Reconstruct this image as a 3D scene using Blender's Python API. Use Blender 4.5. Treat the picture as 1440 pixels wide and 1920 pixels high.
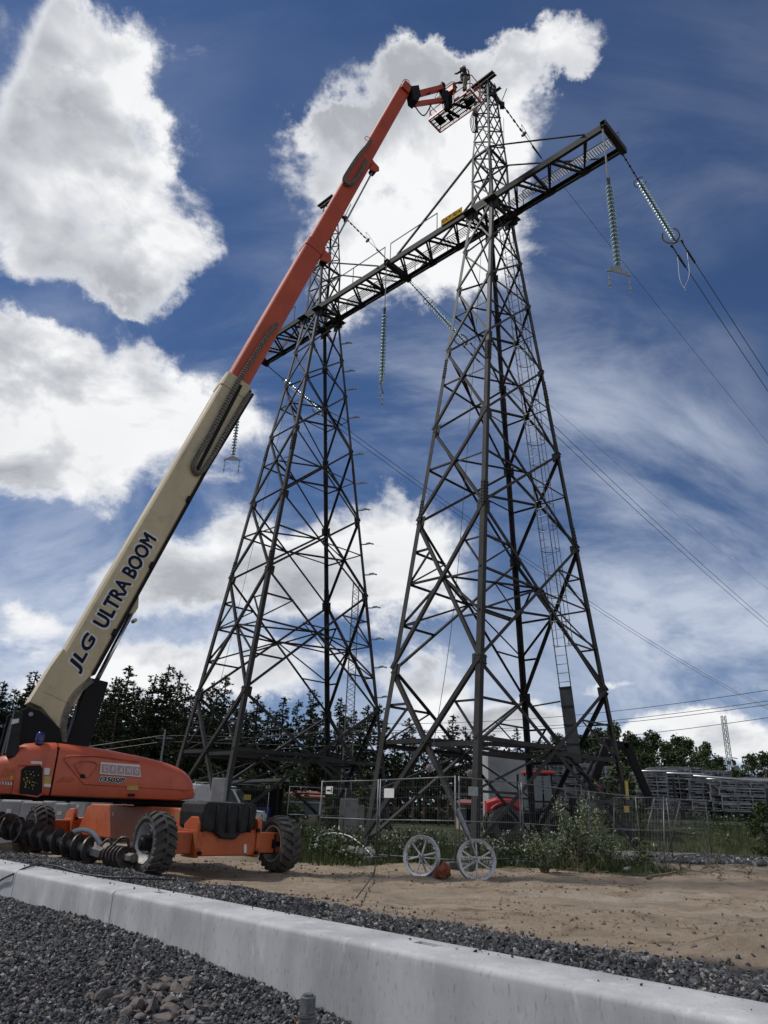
import bpy, math, random
import numpy as np
from mathutils import Matrix, Vector
# ------------------------------------------------------------------ scene, camera
S = bpy.context.scene
for o_ in list(bpy.data.objects):
    bpy.data.objects.remove(o_)
COL = S.collection
rad = math.radians
F = 1360.148; PIT = rad(22.2124); ROL = rad(2.0639); CH = 1.4
EYE = np.array([0, 0, CH])
FW = np.array([0, math.cos(PIT), math.sin(PIT)])
_u = np.array([0, -math.sin(PIT), math.cos(PIT)]); _r = np.array([1.0, 0, 0])
RT = math.cos(ROL) * _r + math.sin(ROL) * _u
UP = -math.sin(ROL) * _r + math.cos(ROL) * _u
cd = bpy.data.cameras.new('camera'); cam = bpy.data.objects.new('camera', cd); COL.objects.link(cam)
cd.sensor_fit = 'HORIZONTAL'; cd.sensor_width = 36; cd.lens = F / 1440 * 36
cd.clip_start = 0.05; cd.clip_end = 3000
cam.matrix_world = Matrix(((RT[0], UP[0], -FW[0], 0), (RT[1], UP[1], -FW[1], 0), (RT[2], UP[2], -FW[2], CH), (0, 0, 0, 1)))
S.camera = cam
S.render.resolution_x = 768; S.render.resolution_y = 1024
S.view_settings.view_transform = 'Standard'; S.view_settings.look = 'None'; S.view_settings.gamma = 1
S.view_settings.use_curve_mapping = False
S.view_settings.exposure = 0.40
S.cycles.max_bounces = 5; S.cycles.diffuse_bounces = 2; S.cycles.glossy_bounces = 2; S.cycles.transmission_bounces = 3; S.cycles.transparent_max_bounces = 6
S.cycles.caustics_reflective = False; S.cycles.caustics_refractive = False

def V(*a): return np.array(a, float)
def ray(u, v): return (u - 720) / F * RT - (v - 960) / F * UP + FW
def pz(u, v, z): d = ray(u, v); return EYE + d * (z - CH) / d[2]          # pixel onto a level plane
def py(u, v, y): d = ray(u, v); return EYE + d * (y / d[1])                # pixel onto a wall y = const
def pp(u, v, p0, n): d = ray(u, v); n = np.asarray(n, float); return EYE + d * (((np.asarray(p0) - EYE) @ n) / (d @ n))
def unit(v): v = np.asarray(v, float); return v / np.linalg.norm(v)

# ------------------------------------------------------------------ world: sky with clouds
SUN_DIR = unit(V(-0.66, 0.10, 0.95))       # towards the sun
class X:                                    # tiny expression builder for shader maths
    nt = None
    def __init__(s, k): s.k = k
    @staticmethod
    def m(op, *a, clamp=False):
        n = X.nt.nodes.new('ShaderNodeMath'); n.operation = op; n.use_clamp = clamp
        for i, q in enumerate(a):
            if isinstance(q, X): X.nt.links.new(q.k, n.inputs[i])
            else: n.inputs[i].default_value = q
        return X(n.outputs[0])
    def __add__(s, o): return X.m('ADD', s, o)
    __radd__ = __add__
    def __mul__(s, o): return X.m('MULTIPLY', s, o)
    __rmul__ = __mul__
    def __sub__(s, o): return X.m('SUBTRACT', s, o)
    def __rsub__(s, o): return X.m('SUBTRACT', o, s)
    def __truediv__(s, o): return X.m('DIVIDE', s, o)
    def mx(s, o): return X.m('MAXIMUM', s, o)
    def mn(s, o): return X.m('MINIMUM', s, o)
    def ss(s, a, b):
        n = X.nt.nodes.new('ShaderNodeMapRange'); n.interpolation_type = 'SMOOTHSTEP'
        X.nt.links.new(s.k, n.inputs[0]); n.inputs[1].default_value = a; n.inputs[2].default_value = b
        return X(n.outputs[0])
def noise(nt, vec, scale, detail, rough, dist=0.0, lac=2.0):
    n = nt.nodes.new('ShaderNodeTexNoise'); n.inputs['Scale'].default_value = scale
    n.inputs['Detail'].default_value = detail; n.inputs['Roughness'].default_value = rough
    n.inputs['Distortion'].default_value = dist; n.inputs['Lacunarity'].default_value = lac
    nt.links.new(vec, n.inputs['Vector']); return n

def azel(u, v):
    d = unit(ray(u, v)); return math.atan2(d[0], d[1]), math.asin(d[2])
# cumulus lumps: pixel of the middle, half extents in pixels, weight
LUMPS = [(110,90,200,150,1.0),(110,290,215,150,1.05),(40,460,120,80,.8),(290,440,85,60,.8),(240,525,80,50,.7),(280,130,80,120,.5),(325,230,30,90,.35),
 (60,640,110,36,.75),(150,790,300,105,1.1),(40,770,180,110,.8),(390,745,120,66,.75),(110,880,220,55,.6),(250,575,40,18,.3),
 (850,105,125,62,.85),(760,240,190,130,1.0),(690,390,150,125,.95),(1040,75,110,70,.72),(1080,145,55,42,.55),(590,215,52,48,.75),(790,490,160,90,.8),(895,300,90,120,.6),
 (270,1085,180,62,.95),(430,1000,62,46,.75),(440,1095,110,60,.6),(770,1000,120,75,.8),(740,1105,160,80,.8),(600,1090,140,75,.75),(30,1165,110,38,.75),
 (310,1238,190,40,.95),(80,1290,190,45,.8),(500,1285,120,44,.95),(800,1262,95,40,1.05),(640,1245,60,24,.5),(860,1335,105,40,1.0),(1010,1330,80,30,.85),(1125,1266,62,13,.75),(1170,1368,70,24,.85),(1340,1372,105,34,1.05),(1420,1408,80,28,.9),(960,1392,150,32,.7),(1250,1420,120,22,.6)]
CLD = dict(rough=.66, amp=4.2, body=2.6, bias=.0)
def cloud_group():
    g = bpy.data.node_groups.new('cloud_density', 'ShaderNodeTree')
    g.interface.new_socket('Dir', in_out='INPUT', socket_type='NodeSocketVector')
    for nm in ('Density', 'Relief', 'Body'): g.interface.new_socket(nm, in_out='OUTPUT', socket_type='NodeSocketFloat')
    gi = g.nodes.new('NodeGroupInput'); go = g.nodes.new('NodeGroupOutput'); X.nt = g
    sep = g.nodes.new('ShaderNodeSeparateXYZ'); g.links.new(gi.outputs[0], sep.inputs[0])
    x, y, z = (X(sep.outputs[i]) for i in range(3))
    az = X.m('ARCTAN2', x, y); el = X.m('ARCSINE', z.mx(-1).mn(1)); az0, el0 = az, el
    # slow warp so the lumps are not ellipses
    wn = noise(g, gi.outputs[0], 5.0, 8, .62); ws = g.nodes.new('ShaderNodeSeparateColor'); g.links.new(wn.outputs['Color'], ws.inputs[0])
    wa = el.mx(0) * .36 + .10; az = az + (X(ws.outputs[0]) - .5) * wa; el = el + (X(ws.outputs[1]) - .5) * wa * .9
    B = None
    for (u, v, ru, rv, w) in LUMPS:
        a0, e0 = azel(u, v); a1, _ = azel(u - ru, v); a2, _ = azel(u + ru, v); _, e1 = azel(u, v - rv); _, e2 = azel(u, v + rv)
        ra = abs(a2 - a1) / 2 * 1.06; re = abs(e1 - e2) / 2 * 1.06
        da = X.m('MULTIPLY_ADD', az, 1 / ra, -a0 / ra); de = X.m('MULTIPLY_ADD', el, 1 / re, -e0 / re)
        val = X.m('EXPONENT', X.m('MULTIPLY_ADD', da, da, de * de) * -1.0)
        B = X.m('MULTIPLY_ADD', val, w, -.47 if B is None else B)
    # beyond the view: the same kind of broken cumulus, from noise alone
    gen = noise(g, gi.outputs[0], 1.9, 2, .5); gen = (X(gen.outputs['Fac']) - .5) * 6.0
    inside = (((az0 - .02) * (1 / .62)) * ((az0 - .02) * (1 / .62))).mx(((el0 - .42) * (1 / .60)) * ((el0 - .42) * (1 / .60))).ss(1.0, 1.25)
    B = B.mx(-1.2)
    B = B * (1 - inside) + gen * inside
    vm = g.nodes.new('ShaderNodeVectorMath'); vm.operation = 'MULTIPLY'; vm.inputs[1].default_value = (1, 1, 1.7); g.links.new(gi.outputs[0], vm.inputs[0])
    of = g.nodes.new('ShaderNodeVectorMath'); of.operation = 'ADD'; of.inputs[1].default_value = (-.030, .0, .046); g.links.new(vm.outputs[0], of.inputs[0])
    of2 = g.nodes.new('ShaderNodeVectorMath'); of2.operation = 'ADD'; of2.inputs[1].default_value = (-.07, .0, .12); g.links.new(vm.outputs[0], of2.inputs[0])
    n1 = noise(g, vm.outputs[0], 6.0, 11, CLD['rough'], .35); f1 = X(n1.outputs['Fac']); f1b = X(noise(g, of.outputs[0], 6.0, 4, .55, .35).outputs['Fac'])
    f2 = X(noise(g, vm.outputs[0], 2.6, 3, .5).outputs['Fac'])
    d = B.mx(-.5).mn(.55) * CLD['body'] + (f1 - .5) * CLD['amp'] + (f2 - .5) * 1.2 + CLD['bias']
    f3 = X(noise(g, vm.outputs[0], 3.4, 4, .55, .3).outputs['Fac']); f3b = X(noise(g, of2.outputs[0], 3.4, 2, .5, .3).outputs['Fac'])
    g.links.new(d.k, go.inputs[0]); g.links.new(((f1 - f1b) * .9 + (f3 - f3b) * 1.6).k, go.inputs[1]); g.links.new((B.mx(0).mn(.8) * .9 + (f3 - .5) * 3.0).k, go.inputs[2])
    return g
W = bpy.data.worlds.new('World'); S.world = W; W.use_nodes = True
wt = W.node_tree; wt.nodes.clear()
wout = wt.nodes.new('ShaderNodeOutputWorld'); bg = wt.nodes.new('ShaderNodeBackground'); wt.links.new(bg.outputs[0], wout.inputs[0])
sky = wt.nodes.new('ShaderNodeTexSky'); sky.sky_type = 'NISHITA'; sky.sun_disc = False
sky.sun_elevation = math.asin(SUN_DIR[2]); sky.sun_rotation = math.atan2(SUN_DIR[0], SUN_DIR[1])
sky.air_density = 1.0; sky.dust_density = 0.0; sky.ozone_density = 2.0
SKY_STRENGTH = 0.057
bg.inputs[1].default_value = SKY_STRENGTH
tc = wt.nodes.new('ShaderNodeTexCoord')
lift = wt.nodes.new('ShaderNodeVectorMath'); lift.operation = 'MULTIPLY_ADD'; lift.inputs[1].default_value = (1, 1, .86); lift.inputs[2].default_value = (0, 0, .06)   # thicker, clear air: no yellow band low down
wt.links.new(tc.outputs['Generated'], lift.inputs[0]); wt.links.new(lift.outputs[0], sky.inputs['Vector'])
CG = cloud_group(); X.nt = wt
nv = wt.nodes.new('ShaderNodeVectorMath'); nv.operation = 'NORMALIZE'; wt.links.new(tc.outputs['Generated'], nv.inputs[0])
cgn = wt.nodes.new('ShaderNodeGroup'); cgn.node_tree = CG; wt.links.new(nv.outputs[0], cgn.inputs[0])
d0, rel, body = (X(cgn.outputs[i]) for i in range(3))
mask = d0.ss(-.35, 1.05)
thick = d0.ss(.15, 1.5)
lit = (rel * 3.0 + .66).mx(0).mn(1)
shade = (thick * (1 - lit) * .92 + body.ss(.1, 1.8) * thick * .22).mn(1)
# high thin cirrus: long streaks, only faint
cs = wt.nodes.new('ShaderNodeMapping'); cs.inputs['Rotation'].default_value = (.5, .35, .6); cs.inputs['Scale'].default_value = (1.6, 7.0, 4.0); wt.links.new(nv.outputs[0], cs.inputs[0])
c1 = X(noise(wt, cs.outputs[0], 1.3, 9, .62, .35).outputs['Fac']); c2 = X(noise(wt, nv.outputs[0], 2.6, 3, .5).outputs['Fac'])
sp = wt.nodes.new('ShaderNodeSeparateXYZ'); wt.links.new(nv.outputs[0], sp.inputs[0])
low = X(sp.outputs[2]).ss(.86, .18)
cir = (c1.ss(.34, .72) * c2.ss(.33, .56) * (low * 1.05 + .06)).mn(.85)
CL = .76 / SKY_STRENGTH
ramp = wt.nodes.new('ShaderNodeValToRGB'); wt.links.new(shade.k, ramp.inputs[0])
cr = ramp.color_ramp; cr.elements[0].color = (.94, .945, .955, 1); cr.elements[1].color = (.40, .42, .455, 1); cr.elements[1].position = 1.0
e_ = cr.elements.new(.45); e_.color = (.62, .64, .675, 1)
cc = wt.nodes.new('ShaderNodeVectorMath'); cc.operation = 'SCALE'; cc.inputs['Scale'].default_value = CL; wt.links.new(ramp.outputs[0], cc.inputs[0])
SKYC = wt.nodes.new('ShaderNodeVectorMath'); SKYC.operation = 'MULTIPLY'; SKYC.inputs[1].default_value = (.56, .69, .90); wt.links.new(sky.outputs[0], SKYC.inputs[0])
m1 = wt.nodes.new('ShaderNodeMix'); m1.data_type = 'RGBA'; wt.links.new(cir.k, m1.inputs[0]); wt.links.new(SKYC.outputs[0], m1.inputs[6]); m1.inputs[7].default_value = (.60 * CL, .66 * CL, .78 * CL, 1)
m2 = wt.nodes.new('ShaderNodeMix'); m2.data_type = 'RGBA'; wt.links.new(mask.k, m2.inputs[0]); wt.links.new(m1.outputs[2], m2.inputs[6]); wt.links.new(cc.outputs[0], m2.inputs[7])
wt.links.new(m2.outputs[2], bg.inputs[0])
W.cycles.sampling_method = 'MANUAL'; W.cycles.sample_map_resolution = 512
sl = bpy.data.lights.new('sun', 'SUN'); sl.energy = 2.2; sl.angle = rad(4); sl.color = (1, .96, .9)
sun = bpy.data.objects.new('sun', sl); COL.objects.link(sun); sun.location = (-20, 0, 60)
sun.rotation_euler = Vector(-SUN_DIR).to_track_quat('-Z', 'Y').to_euler()

# ------------------------------------------------------------------ materials
MATS = {}
def mat(name, c1, c2=None, scale=4.0, rough=.6, metal=0.0, bump=0.0, bscale=30.0, c3=None, lo=.35, hi=.65, attr=None, bdist=.02, detail=6, stretch=None, spec=None):
    m = bpy.data.materials.new(name); m.use_nodes = True; t = m.node_tree; b = t.nodes['Principled BSDF']
    b.inputs['Roughness'].default_value = rough; b.inputs['Metallic'].default_value = metal
    if spec is not None: b.inputs['Specular IOR Level'].default_value = spec
    geo = t.nodes.new('ShaderNodeNewGeometry'); pos = geo.outputs['Position']
    if stretch:
        mp = t.nodes.new('ShaderNodeMapping'); mp.inputs['Scale'].default_value = stretch; t.links.new(pos, mp.inputs[0]); pos = mp.outputs[0]
    if c2 is None and c3 is None and attr is None:
        c2 = tuple(x * .78 for x in c1)
    n = noise(t, pos, scale, detail, .6); r = t.nodes.new('ShaderNodeValToRGB'); t.links.new(n.outputs['Fac'], r.inputs[0])
    r.color_ramp.elements[0].position = lo; r.color_ramp.elements[1].position = hi
    r.color_ramp.elements[0].color = (*(c2 or c1), 1); r.color_ramp.elements[1].color = (*c1, 1)
    out = r.outputs[0]
    if c3:
        n3 = noise(t, pos, scale * 3.1, 5, .65); r3 = t.nodes.new('ShaderNodeValToRGB'); t.links.new(n3.outputs['Fac'], r3.inputs[0])
        r3.color_ramp.elements[0].position = .56; r3.color_ramp.elements[1].position = .70
        mx = t.nodes.new('ShaderNodeMix'); mx.data_type = 'RGBA'; t.links.new(r3.outputs[0], mx.inputs[0]); t.links.new(out, mx.inputs[6]); mx.inputs[7].default_value = (*c3, 1); out = mx.outputs[2]
    if attr:
        at = t.nodes.new('ShaderNodeAttribute'); at.attribute_name = attr
        mx = t.nodes.new('ShaderNodeMix'); mx.data_type = 'RGBA'; mx.blend_type = 'MULTIPLY'; mx.inputs[0].default_value = 1
        t.links.new(out, mx.inputs[6]); t.links.new(at.outputs['Color'], mx.inputs[7]); out = mx.outputs[2]
    t.links.new(out, b.inputs['Base Color'])
    if bump:
        nb = noise(t, pos, bscale, 6, .6); bn = t.nodes.new('ShaderNodeBump'); bn.inputs['Strength'].default_value = bump; bn.inputs['Distance'].default_value = bdist
        t.links.new(nb.outputs['Fac'], bn.inputs['Height']); t.links.new(bn.outputs[0], b.inputs['Normal'])
    MATS[name] = m
    return m

# ------------------------------------------------------------------ mesh helpers
class MB:
    def __init__(s): s.v = []; s.f = []; s.c = []
    def add(s, vs, fs):
        k = len(s.v); s.v += [tuple(map(float, p)) for p in vs]; s.f += [tuple(i + k for i in f) for f in fs]; return s
    def box(s, c, size, ax=None):
        c = np.asarray(c, float); h = np.asarray(size, float) / 2
        A = np.eye(3) if ax is None else np.array(ax, float)
        vs = [c + A[0] * h[0] * i + A[1] * h[1] * j + A[2] * h[2] * k for k in (-1, 1) for j in (-1, 1) for i in (-1, 1)]
        return s.add(vs, [(0, 2, 3, 1), (4, 5, 7, 6), (0, 1, 5, 4), (2, 6, 7, 3), (0, 4, 6, 2), (1, 3, 7, 5)])
    def bar(s, p0, p1, w, h, up=(0, 0, 1)):
        p0 = np.asarray(p0, float); p1 = np.asarray(p1, float); z = unit(p1 - p0); up = np.asarray(up, float)
        if abs(unit(up) @ z) > .98: up = V(1, 0, 0) if abs(z[0]) < .9 else V(0, 1, 0)
        x = unit(np.cross(up, z)); y = np.cross(z, x)
        return s.box((p0 + p1) / 2, (w, h, np.linalg.norm(p1 - p0)), (x, y, z))
    def cyl(s, p0, p1, r0, r1=None, n=10, caps=True):
        r1 = r0 if r1 is None else r1
        p0 = np.asarray(p0, float); p1 = np.asarray(p1, float); z = unit(p1 - p0); u = V(1, 0, 0) if abs(z[0]) < .8 else V(0, 1, 0)
        x = unit(np.cross(u, z)); y = np.cross(z, x)
        vs = []
        for p, r in ((p0, r0), (p1, r1)):
            vs += [p + r * (math.cos(2 * math.pi * i / n) * x + math.sin(2 * math.pi * i / n) * y) for i in range(n)]
        fs = [(i, (i + 1) % n, n + (i + 1) % n, n + i) for i in range(n)]
        if caps: fs += [tuple(range(n))[::-1], tuple(range(n, 2 * n))]
        return s.add(vs, fs)
    def tube(s, pts, r, n=8, closed=False, r_end=None):
        pts = [np.asarray(p, float) for p in pts]; N = len(pts); vs = []; px = None
        for i, p in enumerate(pts):
            a = pts[(i - 1) % N] if (closed or i > 0) else pts[0]; b = pts[(i + 1) % N] if (closed or i < N - 1) else pts[-1]
            z = unit(b - a)
            if px is None: u = V(0, 0, 1) if abs(z[2]) < .9 else V(1, 0, 0); px = unit(np.cross(u, z))
            px = unit(px - (px @ z) * z); y = np.cross(z, px)
            rr = r if r_end is None else r + (r_end - r) * i / (N - 1)
            vs += [p + rr * (math.cos(2 * math.pi * k / n) * px + math.sin(2 * math.pi * k / n) * y) for k in range(n)]
        fs = []
        for i in range(N if closed else N - 1):
            j = (i + 1) % N
            fs += [(i * n + k, i * n + (k + 1) % n, j * n + (k + 1) % n, j * n + k) for k in range(n)]
        if not closed: fs += [tuple(range(n))[::-1], tuple(range((N - 1) * n, N * n))]
        return s.add(vs, fs)
    def prism(s, poly, org, ax, ay, az, d):
        org = np.asarray(org, float); ax, ay, az = (np.asarray(q, float) for q in (ax, ay, az)); n = len(poly)
        vs = [org + ax * p[0] + ay * p[1] for p in poly] + [org + ax * p[0] + ay * p[1] + az * d for p in poly]
        return s.add(vs, [tuple(range(n))[::-1], tuple(range(n, 2 * n))] + [(i, (i + 1) % n, n + (i + 1) % n, n + i) for i in range(n)])
    def loft(s, rings, cap=True, closed=False):
        n = len(rings[0]); vs = [p for r in rings for p in r]; fs = []
        R_ = len(rings)
        for i in range(R_ if closed else R_ - 1):
            j = (i + 1) % R_
            fs += [(i * n + k, i * n + (k + 1) % n, j * n + (k + 1) % n, j * n + k) for k in range(n)]
        if cap and not closed: fs += [tuple(range(n))[::-1], tuple(range((R_ - 1) * n, R_ * n))]
        return s.add(vs, fs)
    def lathe(s, prof, org, axis, n=24, closed=False):
        org = np.asarray(org, float); z = unit(axis); u = V(0, 0, 1) if abs(z[2]) < .8 else V(1, 0, 0)
        x = unit(np.cross(u, z)); y = np.cross(z, x)
        rings = [[org + z * h + r * (math.cos(2 * math.pi * k / n) * x + math.sin(2 * math.pi * k / n) * y) for k in range(n)] for (r, h) in prof]
        return s.loft(rings, cap=not closed, closed=closed)
def root(name, label, cat, loc=(0, 0, 0), rz=0.0, group=None, kind=None):
    o = bpy.data.objects.new(name, None); COL.objects.link(o); o.location = tuple(float(q) for q in loc); o.rotation_euler = (0, 0, rz)
    o.empty_display_size = .2
    return tag(o, label, cat, group, kind)
def tag(o, label=None, cat=None, group=None, kind=None):
    if label: o['label'] = label
    if cat: o['category'] = cat
    if group: o['group'] = group
    if kind: o['kind'] = kind
    return o
def mw(o):
    m = Matrix.LocRotScale(o.location, o.rotation_euler, o.scale)
    return mw(o.parent) @ m if o.parent else m
def mesh(name, mb, m, smooth=False):
    me = bpy.data.meshes.new(name); me.from_pydata(mb.v, [], mb.f); me.materials.append(m)
    if smooth: me.shade_smooth()
    me.update(); return me
def part(name, mb, m, parent=None, smooth=False, bevel=0.0, local=False, seg=2, auto=None):
    """mb in world coordinates (or the parent's own when local); the object's origin is its parent's or its own base"""
    if parent is not None and not local:
        inv = np.array(mw(parent).inverted()); P = np.array(mb.v); mb.v = (P @ inv[:3, :3].T + inv[:3, 3]).tolist()
        loc = None
    P = np.array(mb.v)
    c = (P.min(0) + P.max(0)) / 2
    if parent is None: c[2] = P[:, 2].min()
    mb.v = (P - c).tolist()
    me = mesh(name, mb, m, smooth); o = bpy.data.objects.new(name, me); COL.objects.link(o); o.location = tuple(c)
    if parent is not None: o.parent = parent
    if auto:
        me.shade_smooth(); me.set_sharp_from_angle(angle=rad(auto))
    if bevel:
        b = o.modifiers.new('bevel', 'BEVEL'); b.width = bevel; b.segments = seg; b.limit_method = 'ANGLE'
    return o
def dup(o, loc=None, rz=None, label=None, parent=None):
    c = o.copy(); COL.objects.link(c)
    if parent is not None: c.parent = parent
    if loc is not None: c.location = tuple(float(q) for q in loc)
    if rz is not None: c.rotation_euler = (0, 0, rz)
    if label: c['label'] = label
    for ch in list(o.children): dup(ch, parent=c)
    return c
# rolled-steel members: one unit-length mesh for each profile, stretched along its own axis
PROF = {}
def profile(kind, s, t, m):
    k = (kind, s, t, m.name)
    if k in PROF: return PROF[k]
    mb = MB()
    if kind == 'L': poly = [(0, 0), (s, 0), (s, t), (t, t), (t, s), (0, s)]
    elif kind == 'U': poly = [(0, -s / 2), (s * .45, -s / 2), (s * .45, -s / 2 + t), (t, -s / 2 + t), (t, s / 2 - t), (s * .45, s / 2 - t), (s * .45, s / 2), (0, s / 2)]
    elif kind == 'O': poly = [(s / 2 * math.cos(2 * math.pi * i / 8), s / 2 * math.sin(2 * math.pi * i / 8)) for i in range(8)]
    else: poly = [(-s / 2, -t / 2), (s / 2, -t / 2), (s / 2, t / 2), (-s / 2, t / 2)]
    mb.prism(poly, (0, 0, 0), (1, 0, 0), (0, 1, 0), (0, 0, 1), 1)
    PROF[k] = mesh('steel_profile', mb, m); return PROF[k]
def member(name, p0, p1, kind, s, t, m, parent, nx, off=0.0):
    """a rolled section from p0 to p1; nx: the direction its first flange points to"""
    p0 = np.asarray(p0, float); p1 = np.asarray(p1, float); z = unit(p1 - p0); nx = np.asarray(nx, float)
    x = nx - (nx @ z) * z
    x = unit(x if np.linalg.norm(x) > 1e-4 else np.cross(z, V(.3, .5, .8))); y = np.cross(z, x); p = p0 + x * off
    L = np.linalg.norm(p1 - p0)
    M4 = Matrix(((x[0], y[0], z[0] * L, p[0]), (x[1], y[1], z[1] * L, p[1]), (x[2], y[2], z[2] * L, p[2]), (0, 0, 0, 1)))
    o = bpy.data.objects.new(name, profile(kind, s, t, m)); COL.objects.link(o); o.parent = parent
    o.matrix_local = mw(parent).inverted() @ M4
    return o
rng = np.random.default_rng(7); random.seed(7)
ORD = 'first second third fourth fifth sixth seventh eighth ninth tenth eleventh twelfth thirteenth fourteenth fifteenth sixteenth seventeenth eighteenth nineteenth twentieth'.split()
# ------------------------------------------------------------------ ground
E3 = unit(V(.7142, -.69997, 0)); L3 = V(-E3[1], E3[0], 0)     # along the cross-beam (towards its near end), along the power line
cA = V(4.497, 25.941, 0); cB = cA - 11.82 * E3
WALL_C = 6.35; WZ = .45; WT = .56
def wd(x, y): return (y + .988 * x - WALL_C) / 1.4057          # distance behind the wall's front face
def wsv(x, y): return x * E3[0] + y * E3[1]
def wpt(s, d, z): return E3 * s + L3 * ((WALL_C / 1.4057) + d) + V(0, 0, z)
def sstep(a, b, x): t = np.clip((x - a) / (b - a), 0, 1); return t * t * (3 - 2 * t)
def vnoise(x, y, seed=0):
    out = 0
    r = np.random.default_rng(seed)
    for k in range(14):
        f = 2 ** (k / 2.6); a = r.uniform(0, 6.283); p = r.uniform(0, 6.283)
        out = out + np.sin((x * math.cos(a) + y * math.sin(a)) * f + p + 1.3 * np.sin((x * math.sin(a) - y * math.cos(a)) * f * .6 + p * 2)) / f
    return out
def gz(x, y):
    x = np.asarray(x, float); y = np.asarray(y, float); d = wd(x, y); s = wsv(x, y)
    near = .11 - .20 * sstep(-7.8, -4.6, s) - .25 * sstep(-4.6, -1.5, s) - .07 * np.clip(-d, 0, 4) + .012 * vnoise(x * 2.2, y * 2.2, 3)
    near = near + .16 * np.exp(-(((s + 4.85) / .65) ** 2 + ((d + 1.75) / .6) ** 2))
    back = .37 - .31 * sstep(1.2, 3.7, d) + .02 * vnoise(x * 1.5, y * 1.5, 4) * sstep(4.2, 2.5, d)
    z = np.where(d > .3, back, near)
    lot = sstep(3.2, 5.0, d)
    z = z - .06 * lot + lot * (.016 * vnoise(x * .9, y * .9, 5) + .014 * vnoise(x * 4, y * 6, 6) + .010 * np.sin((y + .35 * x + .3 * np.sin(x * .8)) * 5.2) * sstep(.2, .8, vnoise(x * .35, y * .5, 8))) * sstep(60, 30, y)
    # ruts left by tyres across the lot
    for off in (-1.05, 1.05, 3.2, 5.1):
        c_ = 13.2 + off + .10 * (x - 3) + .9 * np.sin(x * .16 + off); dr = (y - c_) / .24
        z = z + lot * (-.045 * np.exp(-dr * dr) + .022 * np.exp(-(np.abs(dr) - 1.7) ** 2 * 3) + .012 * np.exp(-dr * dr) * np.sin((x + .6 * np.abs(y - c_)) * 26)) * sstep(-3.5, -1, x)
    z = z + .30 * np.exp(-(((x - 4.2) / .9) ** 2 + ((y - 8.9) / .8) ** 2)) * sstep(2.9, 3.8, d)
    z = z + .10 * sstep(18.4, 19.8, y + .12 * x) * sstep(26, 20, y) * sstep(-1, 1, x)
    # embankment carrying the stacks, right; slow rise far behind
    z = z + 1.15 * sstep(37, 43, y + .25 * (x - 14)) * sstep(9, 13, x)
    z = z + sstep(150, 500, np.hypot(x, y)) * 2.5
    return z
def axis_pts(lo, a, b, hi, step, n):
    t = np.linspace(0, 1, n)[1:]
    left = a - (a - lo) * t ** 2.6; right = b + (hi - b) * t ** 2.6
    return np.concatenate([left[::-1], np.arange(a, b + 1e-6, step), right])
gx = axis_pts(-900, -13, 14, 900, .14, 34); gy = axis_pts(-400, -1, 24, 1500, .14, 44)
GX, GY = np.meshgrid(gx, gy); GZ = gz(GX, GY)
nx_, ny_ = len(gx), len(gy)
Dd = wd(GX, GY)
# wall trench: keep the sheet below the wall, no face crossing its sides
gm = bpy.data.meshes.new('ground'); idx = np.arange(nx_ * ny_).reshape(ny_, nx_)
quads = np.stack([idx[:-1, :-1], idx[:-1, 1:], idx[1:, 1:], idx[1:, :-1]], -1).reshape(-1, 4)
gm.from_pydata(np.stack([GX, GY, GZ], -1).reshape(-1, 3).tolist(), [], quads.tolist()); gm.shade_smooth()
gravel_w = sstep(3.95, 3.65, Dd + .10 * vnoise(GX * 1.6, GY * 1.6, 9))
edge = 20.2 - .06 * GX + .35 * vnoise(GX * .7, GY * .7, 11)
veg = sstep(0, .9, GY - edge) * sstep(-3.5, -1.5, GX + .2 * (GY - 18)) + sstep(29, 34, GY + 0 * GX)
rightlot = sstep(7.2, 8.6, GX - .10 * (GY - 18)) * sstep(33, 30, GY)
veg = np.clip(veg * (1 - rightlot), 0, 1) * (1 - gravel_w)
pale = .75 * sstep(.0, .9, vnoise(GX * 1.3, GY * 2.6, 12)) * np.exp(-(((GX - 5.5) / 4.5) ** 2 + ((GY - 15.2) / 2.2) ** 2))
ca = gm.color_attributes.new('zone', 'FLOAT_COLOR', 'POINT')
ca.data.foreach_set('color', np.stack([gravel_w, veg, pale, np.ones_like(veg)], -1).reshape(-1).astype(np.float32))
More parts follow.
